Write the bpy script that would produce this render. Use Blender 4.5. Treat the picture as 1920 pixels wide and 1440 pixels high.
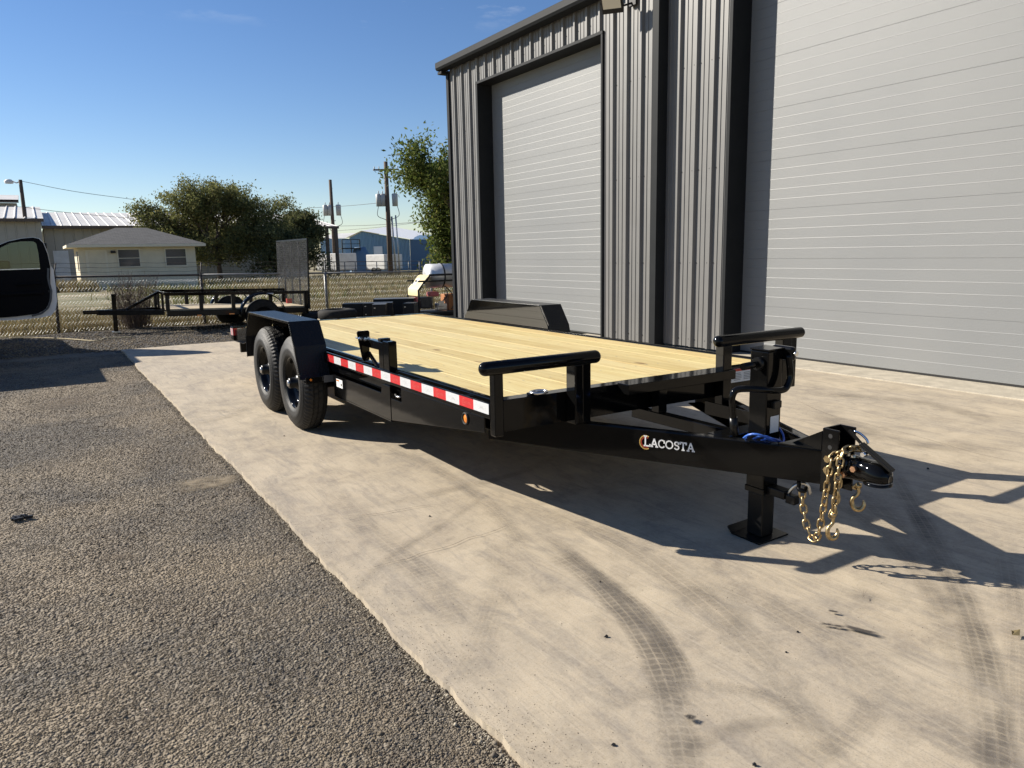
import bpy, math, random
import numpy as np
from mathutils import Vector, Matrix, Quaternion
random.seed(7); np.random.seed(7)
for o in list(bpy.data.objects): bpy.data.objects.remove(o)
S = bpy.context.scene
COL = S.collection
R = math.radians

# ------------------------------------------------------------------ camera, sky, sun, exposure
F, PITCH, ROLL, YAW, H = 1391.79, R(10.087), R(1.138), R(32.163), 1.3955
fw = Vector((math.sin(YAW)*math.cos(PITCH), math.cos(YAW)*math.cos(PITCH), -math.sin(PITCH)))
rt0 = Vector((math.cos(YAW), -math.sin(YAW), 0)); up0 = rt0.cross(fw)
rt = rt0*math.cos(ROLL) - up0*math.sin(ROLL); up = up0*math.cos(ROLL) + rt0*math.sin(ROLL)
cam = bpy.data.cameras.new('camera'); co = bpy.data.objects.new('camera', cam); COL.objects.link(co)
cam.sensor_width = 36; cam.lens = F/1920*36; cam.clip_start = .05; cam.clip_end = 3000
co.matrix_world = Matrix(((rt.x, up.x, -fw.x, 0), (rt.y, up.y, -fw.y, 0), (rt.z, up.z, -fw.z, H), (0, 0, 0, 1)))
S.camera = co
SUN_AZ, SUN_EL = -41.0, 30.0          # azimuth from +Y towards +X
W = bpy.data.worlds.new('World'); S.world = W; W.use_nodes = True
nt = W.node_tree; nt.nodes.clear()
sky = nt.nodes.new('ShaderNodeTexSky'); sky.sky_type = 'NISHITA'; sky.sun_disc = False
sky.sun_elevation = R(SUN_EL); sky.sun_rotation = R(SUN_AZ); sky.altitude = 300; sky.air_density = 1.0; sky.dust_density = .0; sky.ozone_density = 2.4
bg = nt.nodes.new('ShaderNodeBackground'); bg.inputs[1].default_value = .060
wo = nt.nodes.new('ShaderNodeOutputWorld')
hs = nt.nodes.new('ShaderNodeHueSaturation'); hs.inputs['Saturation'].default_value = 1.18; hs.inputs['Hue'].default_value = .505; nt.links.new(sky.outputs[0], hs.inputs['Color']); 
wt = nt.nodes.new('ShaderNodeTexCoord'); wm = nt.nodes.new('ShaderNodeMapping'); wm.inputs['Scale'].default_value = (2.4, 2.4, 10); wm.inputs['Rotation'].default_value = (0, 0, .5)
wn = nt.nodes.new('ShaderNodeTexNoise'); wn.inputs['Scale'].default_value = 2.6; wn.inputs['Detail'].default_value = 9; wn.inputs['Roughness'].default_value = .62
wr = nt.nodes.new('ShaderNodeValToRGB'); wr.color_ramp.elements[0].position = .56; wr.color_ramp.elements[1].position = .76
wz = nt.nodes.new('ShaderNodeSeparateXYZ'); wzr = nt.nodes.new('ShaderNodeMapRange'); wzr.inputs[1].default_value = .262; wzr.inputs[2].default_value = .33
wmu = nt.nodes.new('ShaderNodeMath'); wmu.operation = 'MULTIPLY'; wx = nt.nodes.new('ShaderNodeMix'); wx.data_type = 'RGBA'; wx.inputs[7].default_value = (8.2, 8.6, 9.2, 1)
nt.links.new(wt.outputs['Generated'], wm.inputs[0]); nt.links.new(wm.outputs[0], wn.inputs[0]); nt.links.new(wn.outputs[0], wr.inputs[0]); nt.links.new(wt.outputs['Generated'], wz.inputs[0]); nt.links.new(wz.outputs[2], wzr.inputs[0])
nt.links.new(wr.outputs[0], wmu.inputs[0]); nt.links.new(wzr.outputs[0], wmu.inputs[1]); nt.links.new(wmu.outputs[0], wx.inputs[0]); wt2 = nt.nodes.new('ShaderNodeMix'); wt2.data_type = 'RGBA'; wt2.blend_type = 'MULTIPLY'; wt2.inputs[0].default_value = 1; wt2.inputs[7].default_value = (1.03, 1.0, 1.06, 1); nt.links.new(hs.outputs[0], wt2.inputs[6]); nt.links.new(wt2.outputs[2], wx.inputs[6]); nt.links.new(wx.outputs[2], bg.inputs[0]); nt.links.new(bg.outputs[0], wo.inputs[0])
sl = bpy.data.lights.new('sun', 'SUN'); sl.energy = 5.0; sl.angle = R(.53); sl.color = (1, .93, .82)
so = bpy.data.objects.new('sun', sl); COL.objects.link(so)
ts = Vector((math.sin(R(SUN_AZ))*math.cos(R(SUN_EL)), math.cos(R(SUN_AZ))*math.cos(R(SUN_EL)), math.sin(R(SUN_EL))))
so.rotation_mode = 'QUATERNION'; so.rotation_quaternion = ts.to_track_quat('Z', 'Y'); so.location = ts*60
S.view_settings.view_transform = 'Standard'; S.view_settings.look = 'None'
S.view_settings.exposure = .88; S.view_settings.gamma = 1; S.view_settings.use_curve_mapping = False

def ray(u, v): return rt*((u-960)/F) - up*((v-720)/F) + fw
C0 = Vector((0, 0, H))
def at(u, v, d):
    r = ray(u, v); h = Vector((math.sin(YAW), math.cos(YAW), 0)); return C0 + r*(d/r.dot(h))
def ony(u, v, y): r = ray(u, v); return C0 + r*(y/r.y)
def onz(u, v, z=0.): r = ray(u, v); return C0 + r*((z-H)/r.z)
def dep(x, y): return x*math.sin(YAW)+y*math.cos(YAW)
def gz(x, y):
    d = dep(x, y); return -.03 - .01*max(0, min(d, 130)-18)

# ------------------------------------------------------------------ materials
MATS = {}
def mat(name, col=(.5, .5, .5), rough=.5, metal=0., coat=0., spec=.5, var=0., vscale=5., bump=0., bscale=40., col2=None, stretch=(1, 1, 1), coatr=.05):
    m = bpy.data.materials.new(name); m.use_nodes = True; n = m.node_tree.nodes; l = m.node_tree.links
    b = n['Principled BSDF']; b.inputs['Base Color'].default_value = (*col, 1); b.inputs['Roughness'].default_value = rough
    b.inputs['Metallic'].default_value = metal; b.inputs['Coat Weight'].default_value = coat; b.inputs['Coat Roughness'].default_value = coatr
    b.inputs['Specular IOR Level'].default_value = spec
    if var or bump or col2:
        tc = n.new('ShaderNodeTexCoord'); mp = n.new('ShaderNodeMapping'); mp.inputs['Scale'].default_value = stretch
        l.new(tc.outputs['Object'], mp.inputs[0])
    if var or col2:
        t = n.new('ShaderNodeTexNoise'); t.inputs['Scale'].default_value = vscale; t.inputs['Detail'].default_value = 6; t.inputs['Roughness'].default_value = .65
        l.new(mp.outputs[0], t.inputs[0])
        cr = n.new('ShaderNodeValToRGB'); c2 = col2 or tuple(min(1, c*(1+var)) for c in col); c1 = col if col2 else tuple(c*(1-var) for c in col)
        cr.color_ramp.elements[0].color = (*c1, 1); cr.color_ramp.elements[1].color = (*c2, 1)
        cr.color_ramp.elements[0].position = .32; cr.color_ramp.elements[1].position = .68
        l.new(t.outputs[0], cr.inputs[0]); l.new(cr.outputs[0], b.inputs['Base Color'])
    if bump:
        t2 = n.new('ShaderNodeTexNoise'); t2.inputs['Scale'].default_value = bscale; t2.inputs['Detail'].default_value = 4
        l.new(mp.outputs[0], t2.inputs[0]); bp = n.new('ShaderNodeBump'); bp.inputs['Strength'].default_value = bump; bp.inputs['Distance'].default_value = .01
        l.new(t2.outputs[0], bp.inputs['Height']); l.new(bp.outputs[0], b.inputs['Normal'])
    MATS[name] = m; return m
M = MATS
class NB:
    """small node-tree builder"""
    def __init__(s, m): s.m = m; s.n = m.node_tree.nodes; s.l = m.node_tree.links; s.b = s.n['Principled BSDF']
    def new(s, t, **k):
        x = s.n.new(t)
        for a, v in k.items(): setattr(x, a, v)
        return x
    def link(s, a, b): s.l.new(a, b)
    def coord(s, out='Object', scale=(1, 1, 1), rot=(0, 0, 0)):
        t = s.new('ShaderNodeTexCoord'); mp = s.new('ShaderNodeMapping'); mp.inputs['Scale'].default_value = scale; mp.inputs['Rotation'].default_value = rot
        s.link(t.outputs[out], mp.inputs[0]); return mp.outputs[0]
    def noise(s, vec, scale, detail=5, rough=.6, dist=0.):
        t = s.new('ShaderNodeTexNoise'); t.inputs['Scale'].default_value = scale; t.inputs['Detail'].default_value = detail; t.inputs['Roughness'].default_value = rough; t.inputs['Distortion'].default_value = dist
        s.link(vec, t.inputs[0]); return t.outputs[0]
    def ramp(s, fac, stops):
        r = s.new('ShaderNodeValToRGB'); e = r.color_ramp.elements
        while len(e) < len(stops): e.new(.5)
        for i, (p, c) in enumerate(stops):
            e[i].position = p; e[i].color = (*(c if isinstance(c, tuple) else (c, c, c)), 1)
        s.link(fac, r.inputs[0]); return r.outputs[0]
    def mix(s, fac, a, b, mode='MIX'):
        x = s.new('ShaderNodeMix', data_type='RGBA', blend_type=mode)
        for i, v in ((0, fac), (6, a), (7, b)):
            if hasattr(v, 'is_linked'): s.link(v, x.inputs[i])
            elif i == 0: x.inputs[0].default_value = v
            else: x.inputs[i].default_value = (*v, 1)
        return x.outputs[2]
    def math(s, op, a, b=None):
        x = s.new('ShaderNodeMath', operation=op)
        for i, v in enumerate((a, b)):
            if v is None: continue
            if hasattr(v, 'is_linked'): s.link(v, x.inputs[i])
            else: x.inputs[i].default_value = v
        return x.outputs[0]
    def bump(s, h, strength=.5, dist=.01, nrm=None):
        b = s.new('ShaderNodeBump'); b.inputs['Strength'].default_value = strength; b.inputs['Distance'].default_value = dist
        s.link(h, b.inputs['Height'])
        if nrm is not None: s.link(nrm, b.inputs['Normal'])
        return b.outputs[0]

mat('black_paint', (.0035, .0035, .0035), .075, spec=.2, bump=.012, bscale=14)
mat('mirror_black', (.003, .003, .003), .05, spec=.32, bump=.03, bscale=3.5)
mat('black_satin', (.006, .006, .006), .3, spec=.25, bump=.05, bscale=180)
mat('tread_black', (.006, .006, .007), .3, spec=.3, bump=.6, bscale=90)
mat('rubber', (.014, .0135, .013), .6, spec=.3, var=.35, vscale=14, bump=.25, bscale=120)
mat('dusty_rubber', (.022, .021, .019), .8, spec=.2, var=.4, vscale=12, bump=.3, bscale=90)
mat('chrome', (.75, .75, .75), .12, metal=1)
mat('zinc', (.55, .55, .55), .3, metal=1, var=.2, vscale=30)
mat('gold_zinc', (.40, .30, .16), .38, metal=1, var=.45, vscale=60)
mat('copper_bolt', (.60, .36, .22), .35, metal=1, var=.3, vscale=80)
mat('galv', (.42, .43, .43), .45, metal=.8, var=.25, vscale=9)
mat('wall_metal', (.156, .153, .147), .45, metal=.1, spec=.3, var=.05, vscale=3, bump=.03, bscale=6)
mat('trim_metal', (.017, .0185, .020), .55, spec=.1, var=.1, vscale=4)
mat('door_seal', (.012, .012, .012), .8)
mat('white_paint', (.78, .78, .77), .3, coat=.4)
mat('white_dull', (.70, .69, .66), .6, var=.1, vscale=2)
mat('label_white', (.72, .72, .70), .5)
mat('label_red', (.55, .04, .02), .5)
mat('label_grey', (.28, .28, .28), .5)
mat('orange_lens', (.75, .22, .02), .15, coat=1)
mat('red_lens', (.45, .02, .02), .2, coat=1)
mat('tape_red', (.50, .018, .022), .32, coat=.3, bump=.1, bscale=300)
mat('tape_white', (.55, .56, .57), .3, coat=.3, bump=.1, bscale=300)
mat('tape_ink', (.72, .72, .72), .4)
mat('tape_ink_red', (.62, .10, .09), .4)
mat('logo_white', (.82, .82, .82), .35)
mat('logo_gold', (.65, .42, .12), .4)
mat('logo_red', (.50, .06, .03), .4)
mat('blue_hose', (.05, .14, .50), .35)
mat('concrete_lip', (.40, .355, .275), .9, var=.2, vscale=6, bump=.3, bscale=60)
mat('house_wall', (.62, .55, .40), .85, var=.08, vscale=1.5)
mat('house_trim', (.66, .60, .46), .8)
mat('window_glass', (.05, .055, .06), .08, coat=.5)
mat('beige_metal', (.40, .37, .31), .6, var=.08, vscale=.5)
mat('brown_trim', (.10, .07, .05), .6)
mat('galv_roof', (.60, .58, .54), .55, metal=.0, var=.15, vscale=.6)
mat('roof_white', (.75, .75, .74), .5)
mat('blue_metal', (.27, .40, .50), .6, var=.1, vscale=.3)
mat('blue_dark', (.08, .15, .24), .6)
mat('pole_wood', (.10, .07, .05), .9, var=.3, vscale=3, stretch=(6, 6, .6))
mat('transformer', (.42, .43, .42), .5)
mat('wire', (.05, .05, .05), .6)
mat('bark', (.085, .066, .05), .95, var=.35, vscale=8, bump=.5, bscale=20, stretch=(3, 3, .6))
mat('twig', (.14, .105, .08), .95, var=.3, vscale=6)
mat('fence_steel', (.20, .20, .195), .5, metal=.5, var=.3, vscale=6)
mat('fence_rust', (.055, .045, .040), .8, var=.3, vscale=6)
mat('cream_panel', (.66, .56, .30), .45, var=.06, vscale=3)
mat('steel_drum', (.62, .62, .61), .4, metal=.6, var=.15, vscale=5)
mat('pink_red', (.62, .16, .17), .5)
mat('rust_box', (.30, .12, .04), .7, var=.3, vscale=6)
mat('frame_dark', (.014, .014, .015), .5, spec=.3)
mat('pallet_wood', (.46, .38, .25), .8, var=.2, vscale=4, stretch=(1, 12, 12))
mat('box_black', (.010, .010, .011), .5, spec=.25, bump=.1, bscale=60)
mat('steel_plate', (.09, .095, .10), .5, metal=.2, var=.15, vscale=5)
mat('car_interior', (.005, .005, .006), .7, spec=.12, bump=.1, bscale=60)
mat('lamp_glass', (.70, .66, .55), .25)
mat('cord', (.45, .38, .24), .9)
mat('engine_dark', (.05, .05, .05), .5, var=.4, vscale=20)

# treated pine deck boards (random tint per board)
m = mat('deck_pine', (.6, .5, .25), .55); nb = NB(m)
oi = nb.new('ShaderNodeObjectInfo')
add = nb.new('ShaderNodeVectorMath', operation='ADD'); cx = nb.new('ShaderNodeCombineXYZ')
nb.link(nb.math('MULTIPLY', oi.outputs['Random'], 37.), cx.inputs[0]); nb.link(nb.math('MULTIPLY', oi.outputs['Random'], 53.), cx.inputs[1])
nb.link(nb.coord('Object'), add.inputs[0]); nb.link(cx.outputs[0], add.inputs[1])
def scaled(v, s):
    mp = nb.new('ShaderNodeMapping'); mp.inputs['Scale'].default_value = s; nb.link(v, mp.inputs[0]); return mp.outputs[0]
g1 = nb.noise(scaled(add.outputs[0], (26, 1.1, 4)), 1.6, 6, .62, .6)
g2 = nb.noise(scaled(add.outputs[0], (110, 2.2, 4)), 1.0, 3, .6, .2)
g3 = nb.noise(add.outputs[0], 1.1, 3, .5)
c = nb.ramp(g1, [(.24, (.40, .255, .085)), (.40, (.585, .445, .19)), (.58, (.69, .575, .285)), (.76, (.56, .42, .165))])
c = nb.mix(nb.math('MULTIPLY', nb.ramp(g2, [(.42, 0.), (.75, 1.)]), .5), c, (.44, .31, .12))
c = nb.mix(nb.math('MULTIPLY', nb.ramp(g3, [(.4, 0.), (.75, 1.)]), .35), c, (.66, .60, .36))
tint = nb.ramp(oi.outputs['Random'], [(0, (.86, .82, .72)), (.35, (1, 1, 1)), (.75, (.97, .97, .90)), (1, (.98, .84, .68))])
c = nb.mix(1., c, tint, 'MULTIPLY')
vor = nb.new('ShaderNodeTexVoronoi'); vor.inputs['Scale'].default_value = 1.; nb.link(scaled(add.outputs[0], (3.6, 1.3, 1)), vor.inputs[0])
knot = nb.ramp(vor.outputs['Distance'], [(.04, 1.), (.10, 0.)])
c = nb.mix(nb.math('MULTIPLY', knot, .85), c, (.17, .085, .03))
vor2 = nb.new('ShaderNodeTexVoronoi'); vor2.inputs['Scale'].default_value = 1.; nb.link(scaled(add.outputs[0], (9, 2.1, 1)), vor2.inputs[0])
c = nb.mix(nb.math('MULTIPLY', nb.ramp(vor2.outputs['Distance'], [(.03, 1.), (.07, 0.)]), .6), c, (.22, .13, .06))
nb.link(c, nb.b.inputs['Base Color']); nb.link(nb.bump(g1, .25, .004), nb.b.inputs['Normal'])

# concrete
m = mat('concrete', (.4, .36, .3), .85); nb = NB(m); v = nb.coord('Object')
big = nb.noise(v, .55, 5, .6); mid = nb.noise(v, 2.6, 8, .68, .5); fine = nb.noise(v, 60, 4, .6); speck = nb.noise(v, 190, 2, .5)
stre = nb.noise(nb.coord('Object', (1.6, .35, 1), (0, 0, .5)), 1.6, 6, .65, 1.)
c = nb.ramp(mid, [(.32, (.235, .192, .140)), (.46, (.365, .302, .212)), (.62, (.485, .405, .286))])
c = nb.mix(nb.math('MULTIPLY', nb.ramp(big, [(.42, 0.), (.62, 1.)]), .45), c, (.285, .252, .21))
c = nb.mix(nb.math('MULTIPLY', nb.ramp(stre, [(.47, 0.), (.70, 1.)]), .7), c, (.19, .165, .138))
mot = nb.noise(v, 9., 7, .72, .8); c = nb.mix(nb.math('MULTIPLY', nb.ramp(mot, [(.40, 0.), (.60, 1.)]), .5), c, (.47, .385, .27))
mot2 = nb.noise(nb.coord('Object', (2.2, .6, 1), (0, 0, -.7)), 3., 7, .7, 1.2); c = nb.mix(nb.math('MULTIPLY', nb.ramp(mot2, [(.50, 0.), (.66, 1.)]), .6), c, (.19, .165, .138))
c = nb.mix(nb.math('MULTIPLY', nb.ramp(fine, [(.35, 0.), (.75, 1.)]), .32), c, (.50, .44, .35))
c = nb.mix(nb.math('MULTIPLY', nb.ramp(speck, [(.56, 0.), (.70, 1.)]), .45), c, (.17, .145, .115))
for ang, sc_, amt, col_ in ((.6, (70, 3, 1), .4, (.50, .43, .33)), (-.9, (55, 2.5, 1), .4, (.20, .172, .138)), (1.9, (90, 4, 1), .3, (.17, .15, .125))):
    sn = nb.noise(nb.coord('Object', sc_, (0, 0, ang)), 1., 4, .7, .4); c = nb.mix(nb.math('MULTIPLY', nb.ramp(sn, [(.56, 0.), (.72, 1.)]), amt), c, col_)
nb.link(c, nb.b.inputs['Base Color'])
hh = nb.math('ADD', nb.math('MULTIPLY', fine, .35), nb.math('MULTIPLY', mid, 1.)); nb.link(nb.bump(hh, .35, .006), nb.b.inputs['Normal'])

# chip-seal asphalt
m = mat('asphalt', (.08, .075, .07), .9); nb = NB(m); v = nb.coord('Object')
vo = nb.new('ShaderNodeTexVoronoi'); vo.inputs['Scale'].default_value = 85; nb.link(v, vo.inputs[0])
vo2 = nb.new('ShaderNodeTexVoronoi'); vo2.inputs['Scale'].default_value = 38; nb.link(v, vo2.inputs[0])
dust = nb.noise(v, .8, 6, .62, .4); d2 = nb.noise(v, 3.5, 6, .65)
c = nb.ramp(vo.outputs['Color'], [(.0, (.055, .048, .039)), (.5, (.115, .099, .079)), (.85, (.18, .156, .12)), (1., (.27, .235, .185))])
c = nb.mix(nb.math('MULTIPLY', nb.ramp(vo2.outputs['Color'], [(.5, 0.), (1., 1.)]), .35), c, (.14, .128, .11))
c = nb.mix(nb.math('MULTIPLY', nb.ramp(dust, [(.40, 0.), (.58, 1.)]), .75), c, (.26, .208, .142))
c = nb.mix(nb.math('MULTIPLY', nb.ramp(d2, [(.50, 0.), (.68, 1.)]), .5), c, (.095, .072, .050))
nb.link(c, nb.b.inputs['Base Color'])
hh = nb.math('ADD', nb.math('MULTIPLY', vo.outputs['Distance'], -1.), nb.math('MULTIPLY', vo2.outputs['Distance'], -1.2))
nb.link(nb.bump(hh, .9, .012), nb.b.inputs['Normal'])

# dark gravel behind the slab
m = mat('dark_gravel', (.05, .048, .045), .95); nb = NB(m); v = nb.coord('Object')
vo = nb.new('ShaderNodeTexVoronoi'); vo.inputs['Scale'].default_value = 45; nb.link(v, vo.inputs[0])
c = nb.ramp(vo.outputs['Color'], [(0., (.018, .017, .016)), (.6, (.045, .042, .039)), (1., (.13, .12, .11))])
c = nb.mix(nb.math('MULTIPLY', nb.ramp(nb.noise(v, 1.2, 5), [(.5, 0.), (.75, 1.)]), .4), c, (.11, .095, .075))
nb.link(c, nb.b.inputs['Base Color']); nb.link(nb.bump(vo.outputs['Distance'], .8, .02), nb.b.inputs['Normal'])

# far ground: dry grass and pale dirt
m = mat('dry_field', (.3, .25, .15), .95); nb = NB(m); v = nb.coord('Object')
a = nb.noise(v, .22, 6, .6, .5); b2 = nb.noise(v, 3., 6, .7)
c = nb.ramp(a, [(.34, (.26, .22, .16)), (.48, (.24, .195, .10)), (.58, (.105, .11, .04)), (.72, (.30, .25, .15))])
c = nb.mix(nb.math('MULTIPLY', nb.ramp(b2, [(.4, 0.), (.7, 1.)]), .5), c, (.16, .13, .07))
nb.link(c, nb.b.inputs['Base Color']); nb.link(nb.bump(b2, .8, .1), nb.b.inputs['Normal'])

# embossed door skin
m = mat('door_skin', (.25, .25, .245), .48, spec=.4); nb = NB(m)
v = nb.coord('Object', (1, 1, 1)); n1 = nb.noise(v, 130, 3, .6); n2 = nb.noise(v, .6, 3, .5)
nb.link(nb.mix(nb.ramp(n2, [(.3, 0.), (.7, 1.)]), (.182, .188, .188), (.204, .208, .205)), nb.b.inputs['Base Color'])
nb.link(nb.bump(n1, .55, .004), nb.b.inputs['Normal'])

# shingles
m = mat('shingles', (.14, .14, .14), .95); nb = NB(m); v = nb.coord('Object')
br = nb.new('ShaderNodeTexBrick'); br.inputs['Scale'].default_value = 1.; br.inputs['Color1'].default_value = (.11, .108, .105, 1); br.inputs['Color2'].default_value = (.075, .074, .072, 1); br.inputs['Mortar'].default_value = (.05, .05, .05, 1)
br.inputs['Mortar Size'].default_value = .012; br.inputs['Brick Width'].default_value = .3; br.inputs['Row Height'].default_value = .16
nb.link(v, br.inputs[0]); nb.link(br.outputs[0], nb.b.inputs['Base Color'])

def islandmat(name, stops, rough=.9, trans=0.):
    m = mat(name, (.1, .1, .1), rough); nb = NB(m); g = nb.new('ShaderNodeNewGeometry')
    c = nb.ramp(g.outputs['Random Per Island'], stops); nb.link(c, nb.b.inputs['Base Color']); nb.b.inputs['Specular IOR Level'].default_value = .2
    if trans:
        tr = nb.new('ShaderNodeBsdfTranslucent'); nb.link(c, tr.inputs[0]); mx = nb.new('ShaderNodeMixShader'); mx.inputs[0].default_value = trans
        out = nb.n['Material Output']; nb.link(nb.b.outputs[0], mx.inputs[1]); nb.link(tr.outputs[0], mx.inputs[2]); nb.link(mx.outputs[0], out.inputs[0])
    return m
islandmat('stones', [(0, (.072, .060, .046)), (.45, (.142, .119, .088)), (.8, (.23, .192, .14)), (.95, (.31, .26, .19)), (1, (.43, .38, .29))])
m = M['stones']; nb = NB(m); src = nb.b.inputs['Base Color'].links[0].from_socket
dn = nb.noise(nb.coord('Object'), .8, 6, .62, .4); dn2 = nb.noise(nb.coord('Object'), 1.9, 6, .65, .5)
c = nb.mix(nb.math('MULTIPLY', nb.ramp(dn, [(.40, 0.), (.58, 1.)]), .72), src, (.275, .222, .152)); c = nb.mix(nb.math('MULTIPLY', nb.ramp(dn2, [(.50, 0.), (.64, 1.)]), .6), c, (.088, .066, .047)); nb.link(c, nb.b.inputs['Base Color'])
islandmat('rubble', [(0, (.09, .075, .058)), (.5, (.20, .17, .13)), (.85, (.33, .29, .22)), (1, (.45, .40, .31))])
islandmat('straw', [(0, (.14, .105, .05)), (.5, (.24, .19, .095)), (.85, (.33, .27, .15)), (1, (.12, .125, .045))], trans=.3)
islandmat('green_grass', [(0, (.07, .085, .025)), (.6, (.16, .16, .06)), (1, (.30, .26, .12))], trans=.3)
islandmat('leaf_olive', [(0, (.085, .095, .034)), (.5, (.155, .165, .060)), (.9, (.23, .225, .09)), (1, (.28, .24, .10))], .85, trans=.42)
islandmat('leaf_dark', [(0, (.055, .066, .028)), (.6, (.105, .116, .048)), (1, (.16, .15, .065))], .85, trans=.35)
islandmat('leaf_green', [(0, (.06, .085, .018)), (.5, (.11, .145, .032)), (.9, (.17, .20, .05)), (1, (.27, .24, .07))], .75, trans=.4)

# tinted truck window
m = bpy.data.materials.new('tinted_glass'); m.use_nodes = True; MATS['tinted_glass'] = m
n = m.node_tree.nodes; l = m.node_tree.links; n.clear()
o_ = n.new('ShaderNodeOutputMaterial'); tr = n.new('ShaderNodeBsdfTransparent'); tr.inputs[0].default_value = (.50, .62, .57, 1)
gl = n.new('ShaderNodeBsdfGlossy'); gl.inputs['Roughness'].default_value = .02; fr = n.new('ShaderNodeFresnel'); mx = n.new('ShaderNodeMixShader')
l.new(fr.outputs[0], mx.inputs[0]); l.new(tr.outputs[0], mx.inputs[1]); l.new(gl.outputs[0], mx.inputs[2]); l.new(mx.outputs[0], o_.inputs[0])

# worn-on marks (rubber tracks, oil): dark pigment with a shape of its own over transparency
def markmat(name, col, strength, tread=False, vscale=6., lo=.42, hi=.62):
    m = bpy.data.materials.new(name); m.use_nodes = True; MATS[name] = m; nb = NB(m)
    nb.b.inputs['Base Color'].default_value = (*col, 1); nb.b.inputs['Roughness'].default_value = .85
    uv = nb.new('ShaderNodeUVMap'); sp = nb.new('ShaderNodeSeparateXYZ'); nb.link(uv.outputs[0], sp.inputs[0])
    u_, v_ = sp.outputs[0], sp.outputs[1]
    ns = nb.ramp(nb.noise(nb.coord('Object'), vscale, 6, .7), [(lo, 0.), (hi, 1.)])
    e = nb.math('SUBTRACT', 1., nb.math('ABSOLUTE', nb.math('SUBTRACT', nb.math('MULTIPLY', u_, 2.), 1.)))
    e = nb.ramp(e, [(0., 0.), (.55, 1.)])
    ends = nb.math('SUBTRACT', 1., nb.math('ABSOLUTE', nb.math('SUBTRACT', nb.math('MULTIPLY', v_, 2.), 1.)))
    ends = nb.ramp(ends, [(0., 0.), (.45, 1.)])
    a = nb.math('MULTIPLY', nb.math('MULTIPLY', e, ends), nb.math('ADD', nb.math('MULTIPLY', ns, .85), .15))
    if tread:
        uv2 = nb.new('ShaderNodeUVMap'); uv2.uv_map = 'len'; s2 = nb.new('ShaderNodeSeparateXYZ'); nb.link(uv2.outputs[0], s2.inputs[0])
        zig = nb.math('MULTIPLY', nb.math('ABSOLUTE', nb.math('SUBTRACT', nb.math('FRACT', nb.math('MULTIPLY', s2.outputs[0], 2.)), .5)), .45)
        w1 = nb.math('FRACT', nb.math('ADD', nb.math('MULTIPLY', s2.outputs[1], 1.), zig))
        w1 = nb.ramp(w1, [(.0, 0.), (.12, 0.), (.2, 1.), (.92, 1.), (1., 0.)])
        ribs = nb.math('FRACT', nb.math('MULTIPLY', s2.outputs[0], 4.)); ribs = nb.ramp(ribs, [(0., 0.), (.1, 0.), (.16, 1.), (.88, 1.), (1., 0.)])
        a = nb.math('MULTIPLY', a, nb.math('ADD', nb.math('MULTIPLY', nb.math('MULTIPLY', w1, ribs), .62), .38))
    a = nb.math('MULTIPLY', a, strength); nb.link(a, nb.b.inputs['Alpha'])
    return m
markmat('tire_mark', (.10, .088, .075), .55, True, 3.2, .36, .66)
markmat('tire_mark_faint', (.13, .112, .095), .34, True, 2.6, .40, .70)
markmat('scuff', (.12, .106, .092), .34, False, 3., .38, .70)
markmat('crack', (.05, .042, .034), .9, False, 30., .3, .5)
markmat('oil', (.045, .038, .032), .95, False, 14., .36, .46)
markmat('dirt_patch', (.27, .215, .14), .75, False, 12., .34, .60)
markmat('dirt_brown', (.12, .088, .056), .5, False, 5., .40, .68)

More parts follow.
